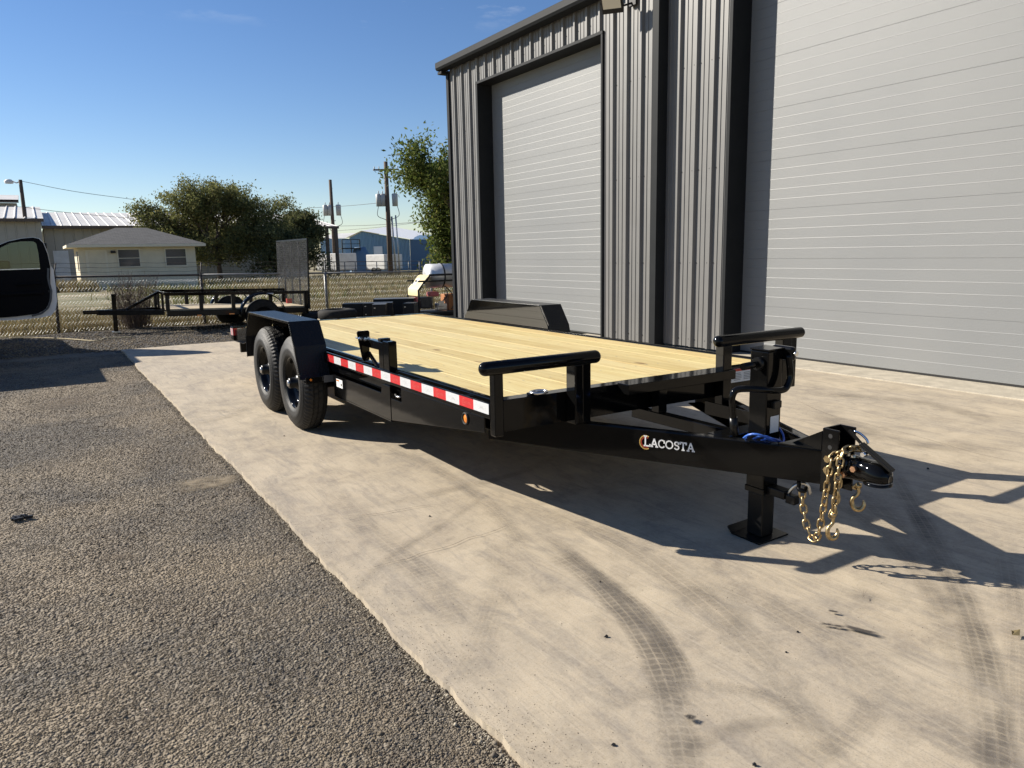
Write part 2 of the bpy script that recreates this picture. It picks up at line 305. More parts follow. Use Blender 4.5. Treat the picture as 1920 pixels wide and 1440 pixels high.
# ------------------------------------------------------------------ mesh helpers
class MB:
    def __init__(s): s.v = []; s.f = []; s.sm = []
    def add(s, vs, fs, smooth=False):
        k = len(s.v); s.v += [tuple(p) for p in vs]; s.f += [tuple(i+k for i in f) for f in fs]; s.sm += [smooth]*len(fs); return s
    def box(s, x0, x1, y0, y1, z0, z1):
        return s.add([(x, y, z) for z in (z0, z1) for y in (y0, y1) for x in (x0, x1)],
                     [(0, 2, 3, 1), (4, 5, 7, 6), (0, 1, 5, 4), (2, 6, 7, 3), (0, 4, 6, 2), (1, 3, 7, 5)])
    def obox(s, c, ax, ay, az):
        """box from centre and three half-axis vectors"""
        c, ax, ay, az = map(Vector, (c, ax, ay, az)); vs = [c+ax*i+ay*j+az*k for k in (-1, 1) for j in (-1, 1) for i in (-1, 1)]
        return s.add(vs, [(0, 2, 3, 1), (4, 5, 7, 6), (0, 1, 5, 4), (2, 6, 7, 3), (0, 4, 6, 2), (1, 3, 7, 5)])
    def bar(s, p, q, w, h, upv=(0, 0, 1)):
        p, q = Vector(p), Vector(q); d = (q-p); L = d.length; d.normalize(); u = Vector(upv)
        sd = d.cross(u); sd.normalize(); u = sd.cross(d)
        return s.obox((p+q)/2, d*(L/2), sd*(w/2), u*(h/2))
    def prism(s, poly, axis, a, b):
        """extrude a 2-D polygon; axis x: poly=(y,z), y: (x,z), z: (x,y)"""
        def P(q, t): return {'x': (t, q[0], q[1]), 'y': (q[0], t, q[1]), 'z': (q[0], q[1], t)}[axis]
        n = len(poly); vs = [P(q, a) for q in poly]+[P(q, b) for q in poly]
        return s.add(vs, [tuple(range(n))[::-1], tuple(range(n, 2*n))]+[(i, (i+1) % n, n+(i+1) % n, n+i) for i in range(n)])
    def sheet(s, prof, axis, a, b, th=0):
        def P(q, t): return {'x': (t, q[0], q[1]), 'y': (q[0], t, q[1]), 'z': (q[0], q[1], t)}[axis]
        n = len(prof); return s.add([P(q, a) for q in prof]+[P(q, b) for q in prof], [(i, i+1, n+i+1, n+i) for i in range(n-1)])
    def tube(s, pts, r, n=8, caps=True, smooth=True, closed=False):
        pts = [Vector(p) for p in pts]; m = len(pts); rs = r if isinstance(r, (list, tuple)) else [r]*m
        t0 = (pts[1]-pts[0]).normalized(); ref = Vector((0, 0, 1)) if abs(t0.z) < .9 else Vector((1, 0, 0))
        nx = t0.cross(ref).normalized(); vs = []
        for i, p in enumerate(pts):
            if closed: t = (pts[(i+1) % m]-pts[i-1]).normalized()
            else: t = (pts[min(i+1, m-1)]-pts[max(i-1, 0)]).normalized()
            nx = (nx-t*nx.dot(t)).normalized(); ny = t.cross(nx)
            for k in range(n):
                a = 2*math.pi*k/n; vs.append(p+(nx*math.cos(a)+ny*math.sin(a))*rs[i])
        fs = []
        for i in range(m if closed else m-1):
            j = (i+1) % m
            for k in range(n): fs.append((i*n+k, i*n+(k+1) % n, j*n+(k+1) % n, j*n+k))
        s.add(vs, fs, smooth)
        if caps and not closed: k = len(s.v)-m*n; s.f += [tuple(k+i for i in range(n))[::-1], tuple(k+(m-1)*n+i for i in range(n))]; s.sm += [False, False]
        return s
    def cyl(s, p, q, r, n=16): return s.tube([p, q], r, n)
    def lathe(s, prof, axis, c, n=48, smooth=True, mod=None, flat=()):
        """prof: (along axis, radius)"""
        c = Vector(c); ex, ey, ez = {'x': ((0, 1, 0), (0, 0, 1), (1, 0, 0)), 'y': ((0, 0, 1), (1, 0, 0), (0, 1, 0)), 'z': ((1, 0, 0), (0, 1, 0), (0, 0, 1))}[axis]
        ex, ey, ez = Vector(ex), Vector(ey), Vector(ez); m = len(prof); vs = []
        for k in range(n):
            a = 2*math.pi*k/n
            for i, (t, r) in enumerate(prof):
                if mod: r = mod(k, i, r)
                vs.append(c+ez*t+(ex*math.cos(a)+ey*math.sin(a))*r)
        s.add(vs, [(k*m+i, k*m+i+1, ((k+1) % n)*m+i+1, ((k+1) % n)*m+i) for k in range(n) for i in range(m-1)], smooth)
        if flat:
            q0 = len(s.sm)-n*(m-1)
            for k in range(n):
                for i in flat: s.sm[q0+k*(m-1)+i] = False
        return s
    def build(s, name, material, parent=None, bevel=0., loc=None, seg=2):
        me = bpy.data.meshes.new(name); me.from_pydata(s.v, [], s.f); me.update()
        me.polygons.foreach_set('use_smooth', s.sm)
        o = bpy.data.objects.new(name, me); COL.objects.link(o)
        if isinstance(material, str): me.materials.append(M[material])
        else: me.materials.append(material)
        if parent is not None: o.parent = parent
        if loc is not None: o.location = loc
        if bevel:
            b = o.modifiers.new('bevel', 'BEVEL'); b.width = bevel; b.segments = seg; b.limit_method = 'ANGLE'; b.angle_limit = R(40)
        return o
def tag(o, label=None, cat=None, group=None, kind=None):
    if label: o['label'] = label
    if cat: o['category'] = cat
    if group: o['group'] = group
    if kind: o['kind'] = kind
    return o
def empty(name, loc=(0, 0, 0), rz=0.):
    o = bpy.data.objects.new(name, None); COL.objects.link(o); o.location = loc; o.rotation_euler = (0, 0, rz); return o
def copyo(o, parent=None, loc=None):
    c = o.copy(); COL.objects.link(c)
    if parent is not None: c.parent = parent
    if loc is not None: c.location = loc
    return c
def bigmesh(name, V, Fc, material, parent=None, smooth=False):
    """numpy verts (n,3) and equal-size faces (m,k)"""
    me = bpy.data.meshes.new(name); k = Fc.shape[1]
    me.vertices.add(len(V)); me.vertices.foreach_set('co', np.ascontiguousarray(V, np.float32).ravel())
    me.loops.add(Fc.size); me.loops.foreach_set('vertex_index', np.ascontiguousarray(Fc, np.int32).ravel())
    me.polygons.add(len(Fc)); me.polygons.foreach_set('loop_start', np.arange(0, Fc.size, k, dtype=np.int32)); me.polygons.foreach_set('loop_total', np.full(len(Fc), k, np.int32))
    me.update(calc_edges=True); me.validate()
    if smooth: me.polygons.foreach_set('use_smooth', np.ones(len(Fc), bool))
    o = bpy.data.objects.new(name, me); COL.objects.link(o); me.materials.append(M[material])
    if parent is not None: o.parent = parent
    return o

# ------------------------------------------------------------------ ground
xs = np.concatenate([np.linspace(-400, -30, 12), np.linspace(-25, 70, 96), np.linspace(80, 500, 14)])
ys = np.concatenate([np.linspace(-60, 10, 12), np.linspace(11, 130, 120), np.linspace(140, 900, 14)])
gx, gy = np.meshgrid(xs, ys); gzv = np.vectorize(gz)(gx, gy)-.03
rough_ = np.where(gy > 18, .05*np.sin(gx*1.3+gy*.7)*np.sin(gy*.9-gx*.4), 0)*np.clip((gy-18)/6, 0, 1)
V = np.stack([gx, gy, gzv+rough_], -1).reshape(-1, 3); nxg, nyg = len(xs), len(ys)
I = np.arange(nxg*nyg).reshape(nyg, nxg); Fc = np.stack([I[:-1, :-1], I[:-1, 1:], I[1:, 1:], I[1:, :-1]], -1).reshape(-1, 4)
tag(bigmesh('ground', V, Fc, 'dry_field'), kind='structure')
tag(MB().add([(-30, -8, -.028), (1.06, -8, -.028), (1.06, 13.4, -.028), (-30, 13.4, -.028)], [(0, 1, 2, 3)]).build('asphalt_lot', 'asphalt'), kind='structure')
fe = [(x, 17.15+.22*math.sin(x*1.1)+.12*math.sin(x*3.7)) for x in np.linspace(16, -30, 60)]
mb = MB(); pts = [(-30, 13.4), (.9, 13.4), (.9, 12.9), (16, 12.9)]+fe
mb.add([(x, y, -.024) for x, y in pts], [tuple(range(len(pts)))]); tag(mb.build('gravel_strip', 'dark_gravel'), kind='structure')
# concrete apron with a broken left edge
ey = np.concatenate([np.linspace(-6, 1, 30), np.linspace(1.02, 13.12, 670)]); rr = np.random.rand(700)
ex_ = .990+.008*np.sin(ey*1.7)+.006*np.sin(ey*5.1)+.004*np.sin(ey*23)+.012*np.convolve(rr-.5, np.ones(3)/3, 'same')+.02*np.clip(np.convolve(np.random.rand(700)-.5, np.ones(9)/9, 'same')*2-.12, 0, 1)
slab = MB(); top = [(float(x), float(y)) for x, y in zip(ex_, ey)]
bk = [(float(x), 13.12+.02*math.sin(x*4)+.01*random.random()) for x in np.linspace(1.2, 7.3, 40)]
ring = top+bk+[(7.3, -6)]; nR = len(ring)
slab.add([(x, y, 0) for x, y in ring]+[(x-(.015 if i < 700 else 0), y, -.2) for i, (x, y) in enumerate(ring)],
         [tuple(range(nR))[::-1]]+[(i, (i+1) % nR, nR+(i+1) % nR, nR+i) for i in range(nR)])
slab = slab.build('concrete_slab', 'concrete'); tag(slab, kind='structure')
tag(MB().box(7.302, 7.95, -6, 9.9, -.2, .012).build('door_threshold', 'concrete_lip', bevel=.006), kind='structure')

# ribbons for tracks and stains: real thin films lying on the slab / lot
def ribbon(name, pix, w0, material, parent, z=.003, tl=.034):
    P = [onz(u, v, z) for u, v in pix]; P = [Vector((p.x, p.y, z)) for p in P]
    # Catmull-Rom
    Q = []; E_ = [P[0]*2-P[1]]+P+[P[-1]*2-P[-2]]
    for i in range(1, len(E_)-2):
        for t in np.linspace(0, 1, 12, endpoint=False):
            a, b, c_, d = E_[i-1:i+3]; Q.append(.5*((2*b)+(c_-a)*t+(2*a-5*b+4*c_-d)*t*t+(3*b-a-3*c_+d)*t**3))
    Q.append(P[-1]); vs = []; uv = []; uv2 = []; L = 0; n_ = len(Q)
    for i, q in enumerate(Q):
        if i: L += (Q[i]-Q[i-1]).length
        t = (Q[min(i+1, n_-1)]-Q[max(i-1, 0)]).normalized(); sd = Vector((-t.y, t.x, 0)); w = w0*(1+.12*math.sin(i*.7)*.5)
        for u in (0, 1): vs.append(q+sd*(u-.5)*w); uv.append((u, i/(n_-1))); uv2.append((u, L/tl))
    mb = MB(); mb.add(vs, [(2*i, 2*i+1, 2*i+3, 2*i+2) for i in range(n_-1)]); o = mb.build(name, material, parent)
    for nm, dat in (('UVMap', uv), ('len', uv2)):
        ul = o.data.uv_layers.new(name=nm)
        for lp in o.data.loops: ul.data[lp.index].uv = dat[lp.vertex_index]
    return o
zz = .0020
def rb(pix, w, m, name='tire_track', parent=slab):
    global zz
    zz += .0004; return ribbon(name, pix, w, m, parent, zz)
rb([(1000, 1015), (1060, 1050), (1120, 1095), (1190, 1170), (1240, 1260), (1268, 1360), (1285, 1445), (1295, 1560)], .135, 'tire_mark')
rb([(1040, 1010), (1100, 1060), (1180, 1120), (1235, 1180), (1275, 1250), (1300, 1330)], .085, 'tire_mark')
rb([(1640, 830), (1700, 930), (1760, 1030), (1800, 1110), (1840, 1230), (1862, 1360), (1868, 1480), (1868, 1600)], .125, 'tire_mark')
rb([(1300, 1080), (1400, 1110), (1520, 1180), (1650, 1280), (1800, 1390), (1900, 1470)], .19, 'tire_mark_faint')
rb([(880, 930), (1010, 960), (1150, 1010), (1260, 1080), (1400, 1200), (1500, 1330), (1560, 1480)], .19, 'tire_mark_faint')
rb([(1005, 985), (1080, 1050), (1165, 1120), (1235, 1200), (1290, 1290)], .10, 'scuff')
rb([(1330, 860), (1480, 900), (1600, 960), (1690, 1040), (1760, 1140), (1800, 1260), (1815, 1400)], .11, 'tire_mark_faint')
rb([(1880, 1000), (1900, 1150), (1905, 1300), (1900, 1440)], .11, 'tire_mark_faint')
rb([(700, 830), (820, 880), (930, 960), (1000, 1060)], .12, 'tire_mark_faint')
rb([(1100, 1330), (1240, 1290), (1380, 1290), (1500, 1340), (1580, 1440)], .09, 'tire_mark_faint')
rb([(1250, 1440), (1330, 1380), (1440, 1350), (1560, 1370)], .07, 'scuff')
rb([(640, 1140), (720, 1050), (830, 980), (930, 915)], .06, 'scuff')
for cr_ in ([(662, 1069), (700, 1062), (740, 1052), (765, 1046), (790, 1037), (820, 1030), (850, 1020), (880, 1008), (905, 1002), (930, 993), (952, 984), (974, 976)], [(640, 968), (700, 962), (750, 955), (790, 948), (830, 943)], [(1480, 745), (1560, 778), (1700, 812), (1830, 850), (1925, 868)]):
    cj = [(u+random.uniform(-2, 2), v+random.uniform(-1.5, 1.5)) for u, v in cr_]; zz += .0004; ribbon('crack', cj, .0045, 'crack', slab, zz)
rb([(650, 955), (760, 935), (860, 912), (960, 890), (1060, 850)], .10, 'scuff')
rb([(1420, 1440), (1540, 1400), (1610, 1350), (1625, 1320), (1590, 1280), (1500, 1250)], .10, 'tire_mark_faint')
rb([(1250, 1130), (1290, 1110), (1340, 1112), (1375, 1145), (1350, 1190)], .15, 'scuff')
rb([(600, 900), (700, 1000), (800, 1080), (880, 1200)], .2, 'tire_mark_faint')
rb([(860, 1290), (900, 1200), (940, 1080), (940, 1000)], .16, 'tire_mark_faint')
rb([(1500, 760), (1600, 800), (1720, 830), (1900, 840)], .3, 'scuff')
rb([(1490, 735), (1620, 742), (1760, 760), (1900, 800)], .25, 'scuff')
rb([(1560, 900), (1640, 950), (1750, 1080), (1850, 1300)], .2, 'tire_mark_faint')
rb([(1535, 1168), (1562, 1172), (1585, 1176)], .022, 'oil', 'oil_stain'); rb([(1580, 1172), (1610, 1180), (1652, 1190)], .030, 'oil', 'oil_stain')
rb([(1552, 1144), (1562, 1146), (1573, 1148)], .02, 'oil', 'oil_stain'); rb([(1285, 1346), (1294, 1344), (1305, 1348)], .03, 'oil', 'oil_stain')
rb([(1118, 1290), (1130, 1288), (1144, 1292)], .05, 'scuff', 'oil_stain'); rb([(400, 770), (440, 768), (470, 760)], .12, 'scuff', 'oil_stain')
rb([(350, 795), (420, 780), (470, 765)], .1, 'scuff', 'oil_stain'); rb([(1580, 1115), (1620, 1112), (1650, 1125)], .12, 'scuff', 'oil_stain')
lot = bpy.data.objects['asphalt_lot']
ribbon('dirt_patch', [(330, 915), (390, 905), (450, 902)], .34, 'dirt_patch', lot, -.022)
ribbon('dirt_patch', [(60, 770), (120, 755), (180, 740)], .6, 'dirt_brown', lot, -.0215); ribbon('dirt_patch', [(200, 1045), (230, 1043), (262, 1045)], .08, 'dirt_brown', lot, -.021)

# loose stones on the lot and rubble along the slab edge
def stones(name, n, fx, fy, size, material, z0):
    base = np.array([[1, 0, 0], [-.9, .1, 0], [0, 1, 0], [.1, -.9, 0], [0, 0, .8], [0, 0, -.5]], np.float32)
    fc = np.array([[0, 2, 4], [2, 1, 4], [1, 3, 4], [3, 0, 4], [2, 0, 5], [1, 2, 5], [3, 1, 5], [0, 3, 5]])
    x = fx(n); y = fy(n); s = size(n)
    P = base[None]*(1+.45*(np.random.rand(n, 6, 3)-.5)); P *= s[:, None, None]*np.stack([.8+.5*np.random.rand(n), .8+.5*np.random.rand(n), .55+.4*np.random.rand(n)], -1)[:, None]
    a = np.random.rand(n)*6.28; ca, sa = np.cos(a)[:, None], np.sin(a)[:, None]; q = P.copy(); q[..., 0] = P[..., 0]*ca-P[..., 1]*sa; q[..., 1] = P[..., 0]*sa+P[..., 1]*ca
    q += np.stack([x, y, np.full(n, z0)+s*.12], -1)[:, None]
    return tag(bigmesh(name, q.reshape(-1, 3), (fc[None]+np.arange(n)[:, None, None]*6).reshape(-1, 3), material), kind='stuff')
def ylog(a, b): return lambda n: a*(b/a)**np.random.rand(n)
nS = 150000; yv = 1.15*(12.8/1.15)**np.random.rand(nS)
o = stones('gravel', nS, lambda n: -.15-.10*yv+(.97+.15+.10*yv)*np.random.rand(n), lambda n: yv, lambda n: (.0018+.0024*np.random.rand(n)**2)*(1+.10*yv)+np.where(np.random.rand(n) > .988, .005, 0), 'stones', -.028)
tag(o, 'loose grey chippings covering the asphalt beside the slab', 'gravel')
nE = 9000; yv2 = 1.2*(13./1.2)**np.random.rand(nE)
o = stones('edge_rubble', nE, lambda n: .985-np.abs(np.random.randn(n))*.022, lambda n: yv2, lambda n: .0025+.0045*np.random.rand(n)**3+np.where(np.random.rand(n) > .985, .006, 0), 'rubble', -.024)
tag(o, 'pale crumbled concrete rubble along the broken slab edge', 'rubble')
yv3 = 1.2*(12./1.2)**np.random.rand(7000)
o = stones('slab_grit', 7000, lambda n: np.where(np.random.rand(n) < .45, .99+np.abs(np.random.randn(n))*.10, 1.0+4.5*np.random.rand(n)), lambda n: yv3, lambda n: .0010+.0016*np.random.rand(n)**3, 'stones', .0)
tag(o, 'fine grit scattered over the concrete slab', 'grit')
nF = 26000
o = stones('dark_stones', nF, lambda n: -1+10*np.random.rand(n), lambda n: 13.2+4*np.random.rand(n), lambda n: .008+.014*np.random.rand(n)**2, 'stones', -.022)
tag(o, 'dark loose gravel between the slab and the wire fence', 'gravel')

# ------------------------------------------------------------------ near metal building with overhead doors
bld = empty('metal_building', (7.45, 11, 0)); tag(bld, 'dark grey ribbed metal workshop with two pale overhead doors', 'building')
BL = (-7.45, -11, 0)
def bpart(mb, name, m, parent=bld, **k): return mb.build(name, m, parent, loc=BL if parent is bld else None, **k)
def ribprof(x, y0, y1):
    """R-panel profile running from y0 down to y1 (towards the viewer), ribs standing out in -x"""
    P = []; pitch = .3048; k0 = math.floor(y1/pitch)-1
    knots = []
    for k in range(k0, k0+int((y0-y1)/pitch)+4):
        b = k*pitch
        knots += [(b, 0), (b+.016, .040), (b+.050, .040), (b+.066, 0), (b+.134, 0), (b+.138, .008), (b+.150, .008), (b+.154, 0), (b+.218, 0), (b+.222, .008), (b+.234, .008), (b+.238, 0)]
    ky = [q[0] for q in knots]; kh = [q[1] for q in knots]
    yy = sorted(set([y1, y0]+[q for q in ky if y1 < q < y0]))
    return [(x-float(np.interp(q, ky, kh)), q) for q in yy]
def ribwall(x, y0, y1, z0, z1):
    y = y0
    while y > y1+.01:
        e = max(y1, y-.9144); bpart(MB().sheet(ribprof(x, y, e), 'z', z0, z1), 'wall_sheet', 'wall_metal'); y = e
X1, X2, XD1, XD2 = 7.45, 7.58, 7.74, 7.88
ribwall(X1, 13.97, 12.88, .05, 5.02); ribwall(X1, 12.88, 9.10, 4.58, 5.02); ribwall(X1, 9.10, 8.03, .05, 5.02)
ribwall(X2, 7.90, 6.80, .05, 7.2); ribwall(X2, 1.55, -4., .05, 7.2); ribwall(X2, 6.80, 1.55, 5.65, 7.2)
def door(x, y0, y1, top):
    """sectional door facing -x, sections .61 m high, five ribs each"""
    d = empty('overhead_door', (0, 0, 0)); d.parent = bld; d.location = BL
    z = .035; mesh = None
    while z < top:
        e = min(z+.606, top); pr = [(x+.03, z), (x+.002, z), (x, z+.002)]; n = max(1, round((e-z)/.1212))
        for k in range(1, n):
            q = z+(e-z)*k/n; pr += [(x, q-.002), (x-.0020, q-.0006), (x, q+.0062)]
        pr += [(x, e-.0025), (x+.002, e-.0008), (x+.03, e-.0008)]
        MB().sheet(pr, 'y', y1, y0).build('door_panel', 'door_skin', d); z = e
    MB().box(x+.002, x+.03, y1, y0, .012, .036).build('bottom_seal', 'door_seal', d)
    return d
door(XD1, 12.86, 9.13, 4.6); door(XD2, 6.77, 1.6, 5.7)
def trim(name, *b): return bpart(MB().box(*b), name, 'trim_metal', bevel=.003)
# jamb returns and face trims of both doors, corner trims, base
trim('door_jamb', X1-.036, XD1+.06, 12.825, 12.880, .0, 4.53); trim('door_jamb', X1-.036, XD1+.06, 9.098, 9.140, .0, 4.53)
trim('door_head', X1-.038, XD1+.06, 9.098, 12.88, 4.532, 4.578)
trim('door_jamb', X2-.036, XD2+.06, 6.745, 6.800, .0, 5.6); trim('door_jamb', X2-.036, XD2+.06, 1.55, 1.60, .0, 5.6); trim('door_head', X2-.038, XD2+.06, 1.55, 6.80, 5.602, 5.648)
trim('corner_trim', X1-.040, X1+.04, 13.972, 14.07, .0, 5.0); trim('corner_trim', X1+.042, X1+.12, 13.985, 14.085, .0, 5.0)
trim('corner_trim', X1-.040, X2+.03, 7.905, 8.028, .0, 5.3)
bpart(MB().box(X1+.05, 19, 14.02, 14.06, 0, 5.0), 'side_wall', 'wall_metal'); bpart(MB().box(X2+.03, X2+.33, 7.93, 8.0, 5.0, 7.2), 'return_wall', 'wall_metal')
# gutter, roof, ridge block
pr = [(X1-.06, 4.99), (X1-.21, 5.01), (X1-.235, 5.05), (X1-.235, 5.15), (X1-.20, 5.17), (X1-.185, 5.165), (X1-.185, 5.06), (X1-.06, 5.045)]
bpart(MB().prism(pr, 'y', 8.04, 14.14), 'gutter', 'trim_metal'); bpart(MB().box(X1-.18, X1+.06, 13.99, 14.15, 4.94, 4.99), 'gutter_end', 'trim_metal')
bpart(MB().prism([(X1-.19, 5.16), (19, 6.2), (19, 6.1), (X1-.19, 5.10)], 'y', 8.04, 14.2), 'roof', 'wall_metal')
bpart(MB().box(X2+.3, 25, -4, 7.99, 7.2, 7.3), 'roof', 'wall_metal'); bpart(MB().box(X2+.35, 25, -4.0, -3.9, 0, 7.2), 'end_wall', 'wall_metal')
# screws in rows (too small to pick apart)
sc = MB()
for x, ya, yb_, zr in ((X1, 13.97, 12.88, (.15, 1.2, 2.42, 3.76)), (X1, 9.10, 8.03, (.15, 1.2, 2.42, 3.76)), (X2, 7.9, 6.8, (.15, 1.2, 2.42, 3.76, 5.1)), (X1, 12.88, 9.10, (4.72,))):
    for z in zr:
        k = math.floor(yb_/.3048)
        while k*.3048 < ya:
            for off in (.085, .28):
                y = k*.3048+off
                if yb_+.02 < y < ya-.02: sc.cyl((x-.001, y, z), (x-.008, y, z), .008, 6)
            k += 1
o = bpart(sc, 'screws', 'trim_metal'); tag(o, kind='stuff')
# flood light on a bracket under the eave
fl = empty('flood_light', (7.2, 8.6, 4.72)); tag(fl, 'square flood light tilted on a bracket under the eave', 'lamp')
pc = at(1157, 8, 10.8); pc = Vector((7.12, 8.53, 4.74)); nrm = Vector((-.55, -.45, -.70)).normalized(); sx = nrm.cross(Vector((0, 0, 1))).normalized(); sy = sx.cross(nrm)
fl.location = pc
MB().obox((0, 0, 0), sx*.15, sy*.125, nrm*.028).build('housing', 'frame_dark', fl, bevel=.012)
MB().obox(nrm*.031+sy*.03, sx*.125, sy*.078, nrm*.003).build('lens', 'lamp_glass', fl)
b_ = MB()
for k in range(6): b_.obox(-nrm*.045+sx*(-.1+.04*k), sx*.006, sy*.09, nrm*.018)
b_.build('cooling_fins', 'frame_dark', fl)
arm = MB(); e_ = Vector((7.43, 8.42, 4.78))-pc; arm.tube([(0, 0, 0), sx*.17-nrm*.05, e_*.55+Vector((0, 0, -.03)), e_], .014, 8).build('arm', 'frame_dark', fl)
MB().obox(e_+Vector((-.02, 0, 0)), (.02, 0, 0), (0, .07, 0), (0, 0, .05)).build('wall_plate', 'frame_dark', fl, bevel=.004)
MB().tube([e_+Vector((0, -.04, .06)), e_+Vector((-.1, -.12, .16)), e_+Vector((-.06, -.22, .2)), e_+Vector((.0, -.26, .3))], .007, 6).build('cable', 'wire', fl)

# ------------------------------------------------------------------ main flatbed trailer
XC = 2.8805
tr = empty('flatbed_trailer', (XC, 2, 0), R(-.285)); tag(tr, 'long black tandem axle flatbed trailer with pine deck on the slab', 'trailer')
TL = (0, -2, 0)
def T(mb, name, m, parent=tr, **k): return mb.build(name, m, parent, loc=TL if parent is tr else None, **k)
ZD = .67; YF, YB = 3.143, 8.265; WD = 1.031
# deck planks
n = 11; pw = 2*WD/n
for i in range(n):
    x = -WD+i*pw; g = .0011; dz = random.uniform(-.0015, .0015)
    T(MB().box(x+g, x+pw-g, YF+.003*random.random(), YB-.002, ZD-.038+dz, ZD+dz), 'deck_plank', 'deck_pine', bevel=.0012, seg=1)
scw = MB()
for y in np.arange(3.5, 8.3, .41):
    for i in range(n):
        for fx_ in (.25, .75):
            xq = -WD+(i+fx_)*pw; scw.add([(xq+.0055*math.cos(a), y+random.uniform(-.004, .004)*0+.0055*math.sin(a), ZD+.0024) for a in np.linspace(0, 6.28, 6, endpoint=False)], [(0, 1, 2, 3, 4, 5)])
tag(T(scw, 'deck_screws', 'label_grey'), kind='stuff')
# dovetail planks
for i in range(n):
    x = -WD+i*pw; g = .0025; T(MB().prism([(YB+.05, ZD-.04), (YB+.05, ZD-.004), (9.02, ZD-.125), (9.02, ZD-.16)], 'x', x+g, x+pw-g), 'dovetail_plank', 'deck_pine')
T(MB().box(-WD, WD, YB, YB+.048, ZD-.03, ZD+.006), 'rear_strip', 'black_paint', bevel=.002)
# frame: front header, side channels, rub rails
def chan(y0, y1, z0, z1, x, side, name='side_channel'):
    """C channel: web at x, flanges inward"""
    s = side; w = .045; t = .008
    poly = [(x, z0), (x, z1), (x-s*w, z1), (x-s*w, z1-t), (x-s*t, z1-t), (x-s*t, z0+t), (x-s*w, z0+t), (x-s*w, z0)]
    if s < 0: poly = poly[::-1]
    return T(MB().prism(poly, 'y', y0, y1), name, 'black_paint', bevel=.0025)
for s in (-1, 1):
    chan(3.06, YB, .515, .676, s*1.048, s)
    T(MB().prism([(YB, .515), (YB, .66), (9.05, .56), (9.05, .43), (8.6, .44)], 'x', s*1.04, s*1.048), 'dovetail_side', 'black_paint', bevel=.002)
    T(MB().box(s*1.0335-.006, s*1.0335+.006, 3.145, YB, ZD+.001, ZD+.012), 'deck_edge_angle', 'black_paint')
    # rub rail with stake pockets
    T(MB().box(min(s*1.080, s*1.090), max(s*1.080, s*1.090), 3.06, 5.60, .590, .668), 'rub_rail', 'black_paint', bevel=.002)
    for y in (3.35, 3.95, 4.9, 5.35): T(MB().box(min(s*1.0485, s*1.0795), max(s*1.0485, s*1.0795), y-.03, y+.03, .575, .662), 'stake_pocket', 'black_paint', bevel=.003)
    T(MB().box(min(s*1.05, s*1.085), max(s*1.05, s*1.085), 3.0, 3.059, .515, .672), 'corner_cap', 'black_paint', bevel=.003)
    # deep side gusset and step box
    T(MB().prism([(3.12, .510), (4.305, .356), (4.305, .50), (4.14, .50), (4.14, .588), (3.12, .588)], 'x', s*1.0800, s*1.0885), 'side_gusset', 'black_paint', bevel=.002)
    T(MB().prism([(4.31, .356), (5.40, .356), (5.40, .512), (4.46, .512), (4.44, .575), (4.31, .575)], 'x', s*1.083, s*1.091), 'step_face', 'black_paint', bevel=.002)
    T(MB().box(min(s*1.05, s*1.082), max(s*1.05, s*1.082), 4.46, 5.39, .470, .478), 'step_tread', 'zinc' if s < -9 else 'tread_black')
    T(MB().box(min(s*.93, s*1.09), max(s*.93, s*1.09), 4.32, 5.40, .345, .354), 'step_bottom', 'black_paint')
    T(MB().box(min(s*.90, s*.98), max(s*.90, s*.98), 4.35, 8.6, .36, .62), 'main_rail', 'black_paint', bevel=.003)
T(MB().prism([(3.06, .515), (3.06, .676), (3.138, .676), (3.138, .668), (3.068, .668), (3.068, .523), (3.138, .523), (3.138, .515)], 'x', -1.046, 1.046), 'front_header', 'black_paint', bevel=.0025)
for y in np.arange(3.5, 8.3, .41): T(MB().box(-.9, .9, y-.02, y+.02, .54, .628), 'cross_member', 'black_paint')
# rear corner posts with light boxes and tape
for s in (-1, 1):
    T(MB().box(min(s*.85, s*1.07), max(s*.85, s*1.07), 8.98, 9.10, .445, .60), 'light_box', 'black_paint', bevel=.004)
    T(MB().box(min(s*.9, s*1.0), max(s*.9, s*1.0), 8.97, 9.02, .30, .44), 'ramp_hinge', 'black_satin', bevel=.004)
    for k in range(5):
        T(MB().box(min(s*1.0705, s*1.0725), max(s*1.0705, s*1.0725), 8.985+.0235*k, 8.985+.0235*(k+1), .505, .585), 'tape_segment', 'tape_red' if k % 2 else 'tape_white')
    for k in range(4): x0, x1 = sorted((s*(1.07-.05*k), s*(1.07-.05*(k+1)))); T(MB().box(x0, x1, 8.977, 8.979, .505, .585), 'tape_segment', 'tape_white' if k % 2 else 'tape_red')

